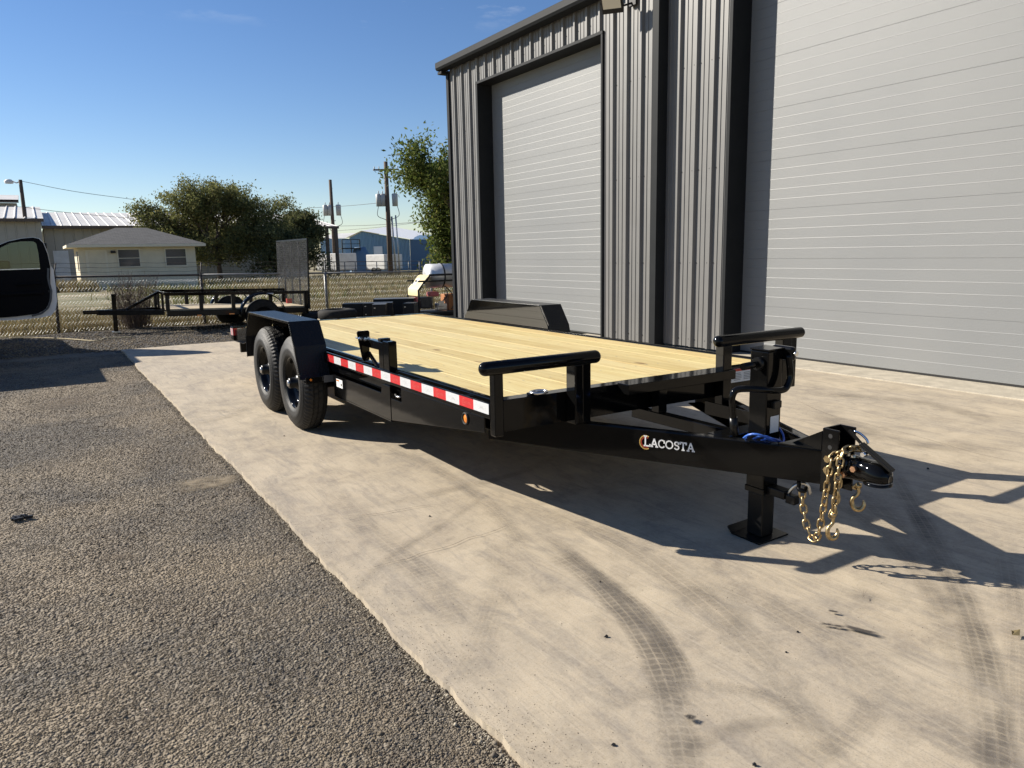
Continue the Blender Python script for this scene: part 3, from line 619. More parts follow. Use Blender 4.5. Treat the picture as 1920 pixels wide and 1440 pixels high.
# LACOSTA lettering drawn as flat cut vinyl
def strokes(paths, w, O, U, Vv, N, sc_):
    mb = MB()
    for path in paths:
        for (a, b), (c, d) in zip(path[:-1], path[1:]):
            p = Vector((a, b)); q = Vector((c, d)); t = (q-p).normalized(); nn = Vector((-t.y, t.x)); e = .25*w
            pts = [p-t*e+nn*w/2, p-t*e-nn*w/2, q+t*e-nn*w/2, q+t*e+nn*w/2]
            mb.add([O+U*(k.x*sc_)+Vv*(k.y*sc_)+N for k in pts], [(0, 1, 2, 3)])
    return mb
def arc(cx_, cy_, rx, ry, a0, a1, n=14): return [(cx_+rx*math.cos(R(a0+(a1-a0)*i/n)), cy_+ry*math.sin(R(a0+(a1-a0)*i/n))) for i in range(n+1)]
def word(small=.78):
    thick, thin = [], []; x = 0; out_ = []
    def L(x, s): return [[(x+.14*s, 0), (x+.14*s, s)], [(x, s*.985), (x+.28*s, s*.985)], [(x, .02), (x+.62*s, .02)], [(x+.60*s, .0), (x+.63*s, .2*s)]], .62*s
    def A(x, s): return [[(x+.10*s, 0), (x+.42*s, s)], [(x+.44*s, s), (x+.80*s, 0)], [(x+.22*s, .33*s), (x+.66*s, .33*s)], [(x, .02), (x+.24*s, .02)], [(x+.64*s, .02), (x+.92*s, .02)]], .88*s
    def Cc(x, s): return [arc(x+.42*s, .5*s, .40*s, .47*s, 42, 318, 18), [(x+.73*s, .62*s), (x+.74*s, .92*s)]], .80*s
    def Oo(x, s): return [arc(x+.46*s, .5*s, .43*s, .47*s, 0, 360, 22)], .96*s
    def Ss(x, s): return [arc(x+.32*s, .73*s, .24*s, .22*s, 30, 270, 10)+arc(x+.32*s, .27*s, .27*s, .24*s, 90, -150, 10), [(x+.56*s, .72*s), (x+.57*s, .92*s)]], .64*s
    def Tt(x, s): return [[(x+.38*s, 0), (x+.38*s, s)], [(x, .96*s), (x+.76*s, .96*s)], [(x+.02*s, .75*s), (x+.0*s, .96*s)], [(x+.74*s, .75*s), (x+.76*s, .96*s)], [(x+.24*s, .02), (x+.52*s, .02)]], .76*s
    paths = []
    for i, fn in enumerate((L, A, Cc, Oo, Ss, Tt, A)):
        s = 1. if i == 0 else small; p, w_ = fn(x, s); paths += p; x += w_+.10
    return paths, x
# tongue beams (A-frame)
BA, BB = Vector((-.58, 3.05, 0)), Vector((-.03, 1.94, 0)); bu = (BB-BA).normalized(); bn = Vector((bu.y, -bu.x, 0))
if bn.x > 0: bn = -bn
for s in (-1, 1):
    def fx(p): return (p[0]*(1 if s < 0 else -1), p[1], p[2])
    st_, en = BA-bu*.55, BB+bu*.0
    mb = MB()
    def seg(lo, hi, off0, off1):
        vs = []
        for p in (st_, en):
            for z in (lo, hi):
                for o_ in (off0, off1): q = p-bn*o_; vs.append(fx((q.x, q.y, z)))
        mb.add(vs, [(0, 1, 3, 2), (4, 6, 7, 5), (0, 4, 5, 1), (2, 3, 7, 6), (0, 2, 6, 4), (1, 5, 7, 3)])
    seg(.350, .508, 0, .012); seg(.498, .5085, .0125, .058); seg(.3495, .360, .0125, .058)
    T(mb, 'tongue_beam', 'black_paint', bevel=.004, seg=3)
pth, wl = word(); Lg = .262/wl; OUT = bn*.0022
O_ = Vector((-.4085, 2.7025, .4275)); tilt = Vector((bu.x, bu.y, 0))
lg = T(strokes(pth, .135, O_, tilt, Vector((0, 0, 1)), OUT, Lg), 'lettering', 'logo_white')
cc = Vector((-.4085, 2.7035, .4455))+tilt*.010
for r_, w_, m_, dash in ((.034, .0045, 'logo_gold', True), (.0255, .0045, 'logo_red', False)):
    ps = arc(0, 0, r_*.92, r_, 62, 298, 30); sg = [[ps[i], ps[i+1]] for i in range(0, 30)]
    T(strokes(sg, w_*(1 if not dash else 1.25), cc, tilt, Vector((0, 0, 1)), OUT*1.1, 1.), 'logo_arc', m_)
# nose plate between the beams, jack plate
T(MB().prism([(-.115, 2.13), (.115, 2.13), (.05, 1.96), (-.05, 1.96)], 'z', .5095, .516), 'nose_plate', 'black_satin')
T(MB().lathe([(0, .0001), (0, .022)], 'z', (.03, 2.05, .5170), 20), 'oval_decal', 'label_white')
T(MB().box(-.20, .20, 2.375, 2.48, .4995, .5075), 'jack_crossplate', 'black_paint', bevel=.002)
T(MB().box(-.058, .0, 2.40, 3.20, .437, .4985), 'center_bar', 'black_paint', bevel=.003); T(MB().box(-.06, .0, 2.97, 3.03, .4995, .63), 'step_stub', 'black_paint', bevel=.003)
T(MB().box(-.285, .545, 2.965, 3.055, .628, .684), 'front_step', 'black_paint', bevel=.003)
T(MB().prism([(3.0, .515), (2.55, .505), (2.45, .44), (3.0, .44)], 'x', .33, .34), 'frame_gusset', 'black_paint')
# bumper rails at the front corners
def capsule(p, q, r):
    p, q = Vector(p), Vector(q); d = (q-p).normalized(); pts = []; rs = []
    for k in range(7): a = math.pi/2*k/6; pts.append(p-d*(r*math.cos(a)*.9)); rs.append(max(.0008, r*math.sin(a)))
    for k in range(7): a = math.pi/2*(6-k)/6; pts.append(q+d*(r*math.cos(a)*.9)); rs.append(max(.0008, r*math.sin(a)))
    return MB().tube(pts, rs, 24)
T(capsule((-1.145, 3.0, .852), (-.487, 3.0, .852), .0345), 'bumper_tube', 'black_paint'); T(capsule((.43, 3.0, .858), (1.16, 3.0, .858), .0345), 'bumper_tube', 'black_paint')
def post(x0, x1, y0, y1, z0, z1): T(MB().box(x0, x1, y0, y1, z0, z1), 'bumper_post', 'black_paint', bevel=.006, seg=3)
post(-1.098, -1.047, 2.995, 3.045, .512, .826); post(-.632, -.580, 2.975, 3.055, .512, .826); post(-.578, -.522, 2.985, 3.050, .512, .826)
post(.460, .532, 2.985, 3.050, .45, .832); post(.995, 1.080, 2.99, 3.055, .512, .832); post(1.081, 1.138, 2.998, 3.05, .512, .832)
T(MB().box(.535, .80, 3.054, 3.0585, .585, .668), 'warning_label', 'label_white')
T(MB().box(.535, .80, 3.0515, 3.0535, .652, .668), 'label_band', 'label_red')
lb = MB()
for c_ in range(3):
    for r_ in range(5):
        w_ = random.uniform(.05, .075); lb.box(.545+.086*c_, .545+.086*c_+w_, 3.0515, 3.0535, .597+.010*r_, .601+.010*r_)
tag(T(lb, 'label_print', 'label_grey'), kind='stuff')
# D ring
dr = T(MB().box(-.85, -.79, 3.062, 3.10, .6765, .69), 'd_ring_clip', 'black_paint', bevel=.004)
T(MB().tube([(-.785+.045*math.cos(a), 3.08+.035*math.sin(a), .688) for a in np.linspace(0, 2*math.pi, 20, endpoint=False)], .008, 8, closed=True), 'd_ring', 'zinc')
# tape along the left rub rail with small printed marks
pth_s, wl_s = word(.8); nT = 16; y0t, y1t = 5.512, 3.066
for k in range(nT):
    a = y0t+(y1t-y0t)*k/nT; b = y0t+(y1t-y0t)*(k+1)/nT; z0_, z1_ = .601+.012*k/nT, .655+.010*k/nT
    sgm = T(MB().box(-1.0925, -1.0905, b, a, z0_, z1_), 'tape_segment', 'tape_red' if k % 2 == 0 else 'tape_white')
    s_ = .078/wl_s; c0 = Vector((-1.0929, (a+b)/2+.030, (z0_+z1_)/2-.007)); mk = 'tape_ink_red' if k % 2 == 0 else 'tape_ink'
    q = strokes(pth_s, .17, c0, Vector((0, -1, 0)), Vector((0, 0, 1)), Vector((0, 0, 0)), s_); o = q.build('tape_lettering', mk, sgm)
    ps = arc(0, 0, .016, .018, 60, 300, 14); q = strokes([ps], .004, c0+Vector((0, -.004, .006)), Vector((0, -1, 0)), Vector((0, 0, 1)), Vector((0, 0, 0)), 1.); q.build('tape_emblem', mk, sgm)
T(MB().box(1.0905, 1.0925, 3.07, 5.5, .601, .655), 'tape_strip', 'tape_white')
T(MB().lathe([(-.006, .0001), (-.004, .016), (0, .024)], 'x', (-1.0890, 3.313, .548), 24), 'marker_light', 'orange_lens'); T(MB().lathe([(-.004, .024), (-.009, .029), (-.004, .034), (.001, .034)], 'x', (-1.0890, 3.313, .548), 24), 'light_grommet', 'rubber')
T(MB().box(-1.0935, -1.0915, 5.20, 5.33, .43, .490), 'step_label', 'label_white'); T(MB().box(-1.0945, -1.0937, 5.265, 5.325, .474, .484), 'label_band', 'orange_lens')
T(MB().box(-1.0945, -1.0937, 5.215, 5.235, .445, .465), 'label_mark', 'frame_dark')
# side jack bracket (spare mount) on the left rail
T(MB().box(-1.079, -1.02, 4.33, 4.42, .47, .855), 'mount_post', 'black_paint', bevel=.006); T(MB().box(-1.079, -1.02, 4.421, 4.50, .66, .845), 'mount_post', 'black_paint', bevel=.006)
T(MB().box(-1.075, -1.025, 4.501, 4.72, .785, .84), 'mount_arm', 'black_paint', bevel=.004); T(MB().box(-1.085, -1.015, 4.44, 4.485, .8455, .865), 'mount_clip', 'black_satin', bevel=.003)
T(MB().prism([(-1.125, .895), (-1.055, .895), (-1.045, .885), (-1.055, .70), (-1.065, .69), (-1.095, .69), (-1.105, .70), (-1.135, .885)], 'y', 4.722, 4.734), 'mount_plate', 'black_paint', bevel=.003)
T(MB().bar((-1.06, 4.72, .745), (-1.06, 4.44, .60), .02, .02), 'mount_brace', 'black_paint', bevel=.002)
for x, z in ((-1.118, .845), (-1.088, .838), (-1.062, .842)):
    T(MB().tube([(x, 4.69, z), (x, 4.79, z)], .006, 8), 'stud', 'zinc'); T(MB().tube([(x, 4.70, z), (x, 4.721, z)], .014, 6, smooth=False), 'stud_nut', 'chrome')
T(MB().tube([(-1.06, 4.30, .525), (-1.085, 4.22, .522), (-1.085, 4.16, .53)], .006, 6), 'spring_pin', 'zinc')
# fenders
def fender(s):
    yo = [(5.57, .465), (5.585, .50), (5.645, .715), (5.776, .897), (7.105, .897), (7.30, .66), (7.31, .46)]
    x0, x1 = s*1.0590, s*1.292; t = .006; inn = []
    for i, (y, z) in enumerate(yo):
        cy_, cz_ = 6.44, .45; d = Vector((cy_-y, cz_-z)).normalized(); inn.append((y+d.x*t, z+d.y*t))
    mb = MB(); n_ = len(yo)
    vs = [(x, *p) for x in (x0, x1) for p in yo]+[(x, *p) for x in (x0, x1) for p in inn]
    fs = []
    for i in range(n_-1):
        fs += [(i, i+1, n_+i+1, n_+i), (2*n_+i, 3*n_+i, 3*n_+i+1, 2*n_+i+1), (i, 2*n_+i, 2*n_+i+1, i+1), (n_+i, n_+i+1, 3*n_+i+1, 3*n_+i)]
    fs += [(0, n_, 3*n_, 2*n_), (n_-1, 3*n_-1, 4*n_-1, 2*n_-1)]
    mb.add(vs, fs); fo = T(mb, 'fender', 'tread_black', bevel=.003)
    # lip strip along the outer edge, inner side panel
    lip = MB(); 
    for i in range(n_-1):
        (ya, za), (yb2, zb) = yo[i], yo[i+1]; (yc, zc), (yd, zd2) = inn[i], inn[i+1]
        k = 4.5
        lip.add([(x1+s*.0005, ya, za), (x1+s*.0005, yb2, zb), (x1+s*.0005, yb2+(yd-yb2)*k, zb+(zd2-zb)*k), (x1+s*.0005, ya+(yc-ya)*k, za+(zc-za)*k),
                 (x1+s*.005, ya, za), (x1+s*.005, yb2, zb), (x1+s*.005, yb2+(yd-yb2)*k, zb+(zd2-zb)*k), (x1+s*.005, ya+(yc-ya)*k, za+(zc-za)*k)],
                [(0, 1, 2, 3), (4, 7, 6, 5), (0, 4, 5, 1), (2, 6, 7, 3), (1, 5, 6, 2), (0, 3, 7, 4)])
    T(lip, 'fender_lip', 'black_paint', bevel=.0015)
    pan = [(y, z) for y, z in inn]; pan = [(min(7.29, max(5.60, y)), z) for y, z in pan]
    T(MB().prism(pan, 'x', s*1.0525, s*1.0585), 'fender_side_panel', 'mirror_black')
    # weld beads
    T(MB().box(min(s*1.066, s*1.29), max(s*1.066, s*1.29), 5.44, 5.566, .452, .458), 'fender_foot', 'black_paint')
    T(MB().box(min(s*1.06, s*1.292), max(s*1.06, s*1.292), 5.432, 5.44, .455, .502), 'foot_lip', 'black_paint', bevel=.002)
    xa, xb = sorted((s*1.06, s*1.155)); T(MB().box(xa, xb, 5.428, 5.4312, .452, .504), 'tape_segment', 'steel_plate')
    T(MB().lathe([(0, .0001), (0, .010)], 'y', (s*1.255, 5.4305, .482), 12), 'fender_light', 'orange_lens')
    return fo
fender(-1); fender(1)
wd = MB()
for k in range(60): wd.obox((-1.2945, 5.80+k*.0215, .8965), (.004, 0, 0), (0, .006, 0), (0, 0, .003))
for k in range(26): wd.obox((-1.2945, 5.586+(5.776-5.586)*k/26, .50+.39*k/26), (.004, 0, 0), (0, .003, 0), (0, 0, .005))
for k in range(60): wd.obox((1.062, 5.80+k*.0215, .8965), (.004, 0, 0), (0, .006, 0), (0, 0, .003))
for k in range(20): wd.obox((1.062, 5.65+(5.776-5.65)*k/20, .72+.175*k/20), (.004, 0, 0), (0, .003, 0), (0, 0, .004))
tag(T(wd, 'weld_beads', 'zinc'), kind='stuff')
# wheels
RT, TW = .387, .208
def tire_mesh(s=1, n=132, name='tire', mt='rubber'):
    """axis x, outer face at x=0 going to +x inward"""
    pr = [(.038, .200), (.010, .214), (.008, .222), (.004, .224), (.002, .240), (-.003, .262), (-.0035, .290), (-.0005, .292), (.0005, .330), (.006, .334), (.012, .346), (.022, .362), (.036, .376), (.046, .380)]
    w = TW
    for g0 in (.070, .108, .146): pr += [(g0-.005, .3865), (g0-.004, .377), (g0+.004, .377), (g0+.005, .3865)]
    pr += [(w-.046+.0, .380), (w-.036, .376), (w-.022, .362), (w-.012, .34), (w-.004, .30), (w-.004, .24), (w-.03, .20)]
    def mod(k, i, r):
        if i in (11, 12, 13) and k % 2: return r-.006
        if 13 < i < 26 and (k+i//4) % 3 == 0 and r > .38: return r-.004
        return r
    return MB().lathe(pr, 'x', (0, 0, 0), n, True, mod, tuple(range(10, 28))).build(name, mt)
def rim_mesh():
    pr = [(.034, .203), (.018, .212), (.016, .205), (.026, .198), (.040, .190), (.060, .186), (.072, .178), (.075, .165), (.098, .150), (.112, .135), (.112, .082), (.100, .075), (.098, .0002)]
    return MB().lathe(pr, 'x', (0, 0, 0), 48).build('rim', 'black_paint')
def hub_mesh():
    mb = MB().lathe([(.10, .066), (.06, .064), (.052, .058), (.048, .046), (.0, .044), (-.012, .040), (-.014, .0002)], 'x', (0, 0, 0), 28)
    return mb.build('hub', 'black_satin')
proto = None
def wheel(s, Y):
    global proto
    w = empty('wheel', (s*1.268, Y-2, RT)); w.parent = tr; w.rotation_euler = (random.uniform(0, 3), 0, 0 if s < 0 else math.pi)
    if proto is None:
        t = tire_mesh(); r_ = rim_mesh(); h_ = hub_mesh(); cp = MB().lathe([(-.0145, .026), (-.022, .025), (-.024, .018), (-.023, .0002)], 'x', (0, 0, 0), 20).build('hub_cap', 'zinc')
        ln_ = []
        for k in range(8):
            a = 2*math.pi*k/8; ln_.append(MB().tube([(.112, .112*math.cos(a), .112*math.sin(a)), (.082, .112*math.cos(a), .112*math.sin(a))], .012, 6, smooth=False).build('lug_nut', 'zinc'))
        lt = MB()
        proto = [t, r_, h_, cp]+ln_; P_ = proto
    else: P_ = [copyo(o) for o in proto]
    for o in P_: o.parent = w
    return w
for s in (-1, 1):
    for Y in (5.955, 6.84): wheel(s, Y)
for Y in (5.955, 6.84): T(MB().cyl((-1.1, Y, .36), (1.1, Y, .36), .045, 14), 'axle', 'black_satin')
# jack
jx, jy = -.02, 2.29
def J(mb, n_, m_, **k): return T(mb, n_, m_, jk, **k)
jk = empty('drop_leg_jack'); jk.parent = tr; jk.location = (jx, jy-2, 0); jk.rotation_euler = (R(1.2), R(-1.6), 0)
hw = .052
J(MB().box(-hw, hw, -hw, hw, .235, .925), 'outer_tube', 'black_paint', bevel=.006, seg=3); J(MB().box(-hw-.004, hw+.004, -hw-.004, hw+.004, .232, .262), 'collar', 'black_paint', bevel=.003)
J(MB().box(-hw-.003, hw+.003, -hw-.003, hw+.003, .9255, .935), 'top_cap', 'black_paint', bevel=.003)
J(MB().box(-.044, .044, -.044, .044, .012, .231), 'drop_leg', 'black_satin', bevel=.005)
ft = MB().box(-.105, .105, -.085, .085, .004, .012); ft.add([(-.105, .085, .012), (.105, .085, .012), (.09, .125, .03), (-.09, .125, .03), (-.105, .085, .004), (.105, .085, .004), (.09, .125, .022), (-.09, .125, .022)], [(0, 1, 2, 3), (4, 7, 6, 5), (2, 6, 7, 3), (1, 5, 6, 2), (0, 3, 7, 4)])
J(ft, 'foot_plate', 'black_satin')
J(MB().tube([(-hw, -.01, .868), (-.175, -.01, .866)], .0165, 14), 'crank_shaft', 'black_paint'); J(MB().tube([(-hw-.001, -.01, .868), (-hw-.03, -.01, .868)], .030, 16), 'shaft_boss', 'black_satin')
# crank handle folded down in an S
hp = [(.045, -.085, .905), (.052, -.090, .85), (.052, -.095, .80), (.030, -.095, .757), (-.01, -.092, .747), (-.10, -.08, .760), (-.165, -.04, .768), (-.198, .0, .760), (-.213, .01, .732), (-.214, .01, .70), (-.206, .01, .645), (-.200, .01, .61)]
def smoothpath(P, k=5):
    P = [Vector(p) for p in P]; E_ = [P[0]*2-P[1]]+P+[P[-1]*2-P[-2]]; Q = []
    for i in range(1, len(E_)-2):
        for t in np.linspace(0, 1, k, endpoint=False):
            a, b, c_, d = E_[i-1:i+3]; Q.append(.5*((2*b)+(c_-a)*t+(2*a-5*b+4*c_-d)*t*t+(3*b-a-3*c_+d)*t**3))
    return Q+[P[-1]]
J(MB().tube(smoothpath(hp), .0155, 14), 'crank_handle', 'black_paint'); J(MB().tube([(-.202, .01, .63), (-.190, .01, .545)], .0195, 14), 'handle_grip', 'black_satin')
J(MB().box(hw+.001, hw+.035, -.10, .02, .875, .94), 'crank_yoke', 'black_paint', bevel=.012); J(MB().tube([(hw+.018, -.101, .91), (hw+.018, -.112, .91)], .012, 10), 'yoke_bolt', 'chrome')
J(MB().box(-.025, .03, -hw-.022, -hw-.001, .655, .69), 'handle_clip', 'black_satin', bevel=.004)
J(MB().box(-.022, .036, -hw-.0025, -hw-.0006, .535, .615), 'jack_label', 'label_white')
J(MB().box(-.03, .03, -hw-.10, -hw-.001, .235, .275), 'pin_housing', 'black_satin', bevel=.004); J(MB().box(-.02, .02, -hw-.15, -hw-.101, .22, .262), 'pin_lug', 'black_satin', bevel=.004)
J(MB().tube(smoothpath([(.0, -.15, .255), (.01, -.175, .30), (.03, -.20, .32), (.055, -.215, .305), (.07, -.22, .262)]), .0085, 10), 'pin_handle', 'zinc')
for z, a in ((.488, .10), (.498, .09), (.510, .105), (.478, .095)):
    J(MB().tube([(a*math.cos(t)*1.0-.0, a*.8*math.sin(t), z+.03*math.cos(2*t+z*60)) for t in np.linspace(0, 2*math.pi, 26, endpoint=False)], .0055, 8, closed=True), 'brake_cable', 'blue_hose')
# coupler: adjustable channel, gussets, coupler head
cxn = 0.
for s in (-1, 1):
    T(MB().box(min(s*.052, s*.062), max(s*.052, s*.062), 1.865, 1.945, .325, .615), 'coupler_channel_side', 'black_paint', bevel=.003)
    T(MB().prism([(1.948, .511), (2.11, .511), (1.948, .60)], 'x', s*.05, s*.058), 'channel_gusset', 'black_paint', bevel=.002)
T(MB().box(-.0515, .0515, 1.937, 1.947, .325, .615), 'coupler_channel_back', 'black_paint', bevel=.002)
for z in (.585, .535):
    T(MB().lathe([(0, .0001), (0, .010)], 'x', (-.0626, 1.905, z), 14), 'bolt_hole', 'door_seal')
for z in (.485, .435): T(MB().tube([(-.0625, 1.905, z), (-.08, 1.905, z)], .0165, 6, smooth=False), 'channel_bolt', 'gold_zinc')
cp_ = MB()
prof = [(1.862, .050, .398, .508), (1.84, .050, .400, .508), (1.80, .048, .402, .506), (1.76, .052, .404, .502), (1.74, .058, .408, .503), (1.715, .059, .410, .499), (1.69, .053, .412, .490), (1.672, .039, .415, .474), (1.66, .016, .425, .455)]
def sect(y, hw_, z0, z1): 
    m_ = (z1-z0); return [(-hw_, y, z0), (-hw_, y, z0+m_*.5), (-hw_*.85, y, z0+m_*.82), (-hw_*.5, y, z1), (hw_*.5, y, z1), (hw_*.85, y, z0+m_*.82), (hw_, y, z0+m_*.5), (hw_, y, z0)]
vs = [p for q in prof for p in sect(*q)]; fs = []
for i in range(len(prof)-1):
    for k in range(8): fs.append((i*8+k, i*8+(k+1) % 8, (i+1)*8+(k+1) % 8, (i+1)*8+k))
fs += [tuple(range(8)), tuple(range(8*len(prof)-8, 8*len(prof)))[::-1]]
cp_.add(vs, fs, True); cpl = T(cp_, 'coupler_head', 'black_paint'); ss = cpl.modifiers.new('sub', 'SUBSURF'); ss.levels = 1; ss.render_levels = 2
T(MB().lathe([(0, .056), (.012, .056), (.012, .05)], 'z', (0, 1.715, .406), 28), 'coupler_rim', 'black_paint')
T(MB().bar((0, 1.80, .565), (0, 1.655, .478), .032, .014), 'coupler_latch', 'black_satin', bevel=.003); T(MB().bar((-.0, 1.86, .612), (0, 1.795, .560), .014, .008), 'latch_lever', 'black_satin')
T(MB().cyl((-.028, 1.775, .525), (.028, 1.775, .525), .010, 10), 'latch_pivot', 'chrome')
for y, z in ((1.835, .43), (1.79, .465)): T(MB().tube([(-.053, y, z), (-.068, y, z)], .0135, 6, smooth=False), 'coupler_bolt', 'copper_bolt')
for y, z in ((1.845, .505), (1.82, .503)): T(MB().tube([(-.02, y, z), (-.02, y, z+.012)], .010, 6, smooth=False), 'coupler_nut', 'chrome')
T(MB().tube(smoothpath([(.045, 1.866, .60), (.047, 1.84, .595), (.05, 1.81, .575), (.05, 1.80, .555)]), .006, 8), 'hitch_pin', 'chrome')
# safety chains
def link_mesh(L=.043, w=.0125, r=.0045):
    pts = []
    for a in np.linspace(-90, 90, 9): pts.append((w*math.cos(R(a)), 0, 0+(L/2-w)+w*math.sin(R(a)) if a > -91 else 0))
    P = []
    for a in np.linspace(0, 180, 9): P.append((w*math.cos(R(a)), 0, (L/2-w)+w*math.sin(R(a))))
    for a in np.linspace(180, 360, 9): P.append((w*math.cos(R(a)), 0, -(L/2-w)+w*math.sin(R(a))))
    return MB().tube(P, r, 8, closed=True)
lk = None
def chain(path, start=0):
    global lk
    P = smoothpath(path, 16); acc = [0]
    for i in range(1, len(P)): acc.append(acc[-1]+(P[i]-P[i-1]).length)
    ch = empty('safety_chain'); ch.parent = tr; ch.location = TL
    st_ = .0345; d = st_/2; k = start
    def pos(t):
        i = int(np.searchsorted(acc, t)); i = max(1, min(i, len(P)-1)); f_ = (t-acc[i-1])/max(1e-6, acc[i]-acc[i-1]); return P[i-1].lerp(P[i], f_), (P[i]-P[i-1]).normalized()
    while d < acc[-1]:
        p, t = pos(d)
        if lk is None: lk = link_mesh().build('chain_link', 'gold_zinc'); o = lk
        else: o = copyo(lk)
        o.parent = ch; q = t.to_track_quat('Z', 'X'); tw = (math.pi/4 if k % 2 else -math.pi/4)+random.uniform(-.15, .15)
        o.rotation_mode = 'QUATERNION'; o.rotation_quaternion = q @ Quaternion((0, 0, 1), tw); o.location = p; k += 1; d += st_
    return ch
c1 = chain([(-.085, 2.015, .318), (-.087, 2.005, .25), (-.09, 1.985, .18), (-.095, 1.955, .125), (-.10, 1.925, .118), (-.105, 1.905, .16), (-.105, 1.893, .25), (-.10, 1.885, .35), (-.092, 1.880, .45), (-.075, 1.875, .505), (-.02, 1.845, .535), (.03, 1.82, .525)])
c2 = chain([(.03, 1.80, .530), (-.02, 1.825, .545), (-.068, 1.838, .525), (-.083, 1.84, .47), (-.088, 1.842, .40), (-.090, 1.845, .33), (-.092, 1.85, .265)], 1)
c3 = chain([(-.075, 1.87, .23), (-.06, 1.862, .28), (-.055, 1.862, .34), (-.05, 1.862, .40)], 0)
def hook(p, parent, ang):
    p = Vector(p); d1 = Vector((math.cos(ang), math.sin(ang), 0)); P = [(0, .02), (0, -.01), (-.018, -.03), (-.022, -.055), (-.008, -.078), (.014, -.078), (.026, -.058), (.022, -.038)]
    rs = [.007, .007, .008, .0095, .011, .011, .008, .004]; pts = smoothpath([p+d1*a+Vector((0, 0, b)) for a, b in P], 4); rr_ = list(np.interp(np.linspace(0, 7, len(pts)), range(8), rs))
    MB().tube(pts, rr_, 10).build('chain_hook', 'gold_zinc', parent); MB().tube([p+Vector((0, 0, .018)), p+Vector((0, 0, .035))], .013, 10).build('hook_swivel', 'gold_zinc', parent)
hook((-.092, 1.85, .225), c2, -.4); hook((.0, 1.800, .352), c3, -.9)
T(MB().tube(smoothpath([(.005, 1.80, .39), (-.01, 1.82, .37), (.0, 1.81, .36)]), .006, 8), 'hook_link', 'gold_zinc')
T(MB().tube(smoothpath([(-.05, 2.06, .347), (-.075, 2.04, .335), (-.10, 2.02, .322), (-.09, 2.0, .318), (-.065, 2.01, .325)]), .010, 10), 'chain_loop', 'black_paint')
lc = MB()
for k in range(9): lc.tube([(-.06+.012*math.cos(a), 1.858, .485-.011*k+.007*math.sin(a)) if k % 2 else (-.06, 1.858+.004*math.cos(a), .485-.011*k+.008*math.sin(a)) for a in np.linspace(0, 6.28, 8, endpoint=False)], .0012, 5, closed=True)
tag(T(lc, 'keeper_chain', 'chrome'), kind='stuff')
# ------------------------------------------------------------------ black utility trailer by the fence
ut = empty('utility_trailer', (2.0, 15.5, 0)); tag(ut, 'small black single axle utility trailer with raised mesh ramp gate', 'trailer'); ut.rotation_euler = (0, R(1.7), 0)
def U(mb, name, m='black_satin', **k): return mb.build(name, m, ut, **k)
Lx, Wy = 2.70, 1.68     # local: x along the trailer from the front, y across (0 near side), z up from the ground at the front
ZR, ZF = .765, .42
for y in (0, Wy):
    U(MB().box(-.02, Lx, y-.03, y+.03, ZR-.062, ZR), 'top_rail', 'black_paint', bevel=.004); U(MB().box(0, Lx, y-.03, y+.03, ZF-.11, ZF), 'bottom_rail', bevel=.004)
    for x in (.02, .62, 1.22, 1.95, Lx-.03): U(MB().box(x-.035, x+.035, y-.025, y+.025, ZF, ZR-.062), 'rail_post', bevel=.003)
U(MB().box(-.03, .03, 0, Wy, ZR-.05, ZR+.003), 'front_rail', 'black_paint', bevel=.006)
for y in (.5, 1.1): U(MB().box(-.02, .02, y-.02, y+.02, ZF, ZR-.05), 'rail_post')
for k in range(8): y = .03+k*.204; U(MB().box(.03, Lx-.03, y, y+.196, ZF-.005, ZF+.03), 'floor_board', 'pallet_wood')
U(MB().bar((0, .35, ZF-.05), (-1.12, .84, ZF-.05), .06, .10), 'tongue_bar'); U(MB().bar((0, 1.33, ZF-.05), (-1.12, .84, ZF-.05), .06, .10), 'tongue_bar')
U(MB().box(-1.36, -1.08, .80, .88, ZF-.08, ZF-.005), 'coupler', 'black_paint', bevel=.015); U(MB().box(-.86, -.78, .80, .86, -.0, .72), 'tongue_jack', 'black_paint', bevel=.008); U(MB().box(-.89, -.75, .76, .90, -.02, .0), 'jack_foot', 'zinc'); U(MB().box(-.84, -.80, .80, .86, .72, .76), 'jack_cap', 'chrome')
U(MB().bar((-.62, .84, ZF-.01), (-.02, .84, ZR-.02), .05, .05), 'front_brace', 'black_paint', bevel=.005)
def wheel2(o_, p, r, w, out):
    t = MB().lathe([(-w/2, r*.55), (-w/2-.01, r*.75), (-w/2+.01, r*.93), (-w/2+.03, r), (w/2-.03, r), (w/2-.01, r*.93), (w/2+.01, r*.75), (w/2, r*.55)], 'y', p, 40).build('tire', 'dusty_rubber', o_)
    MB().lathe([(-w/2+.01, r*.56), (-w/2+.03, r*.45), (-w/2+.05, r*.30), (-w/2+.03, r*.12), (-w/2+.03, .001)], 'y', p, 28).build('rim', 'black_satin', o_)
wheel2(ut, (1.75, -.14, .28), .335, .19, -1); wheel2(ut, (1.55, Wy+.14, .28), .335, .19, 1)
sp = MB()
for y in (-.14, Wy+.14):
    pf = [((1.75 if y < 0 else 1.55)+.44*math.cos(a), .30+.44*math.sin(a)) for a in np.linspace(math.pi*1.02, -.02, 20)]; s2 = MB(); n_ = len(pf)
    s2.add([(x, y-.125, z) for x, z in pf]+[(x, y+.125, z) for x, z in pf]+[(x, y-.125, z-.03) for x, z in pf], [(i, i+1, n_+i+1, n_+i) for i in range(n_-1)]+[(i, 2*n_+i, 2*n_+i+1, i+1) for i in range(n_-1)], True)
    U(s2, 'fender', 'black_paint')
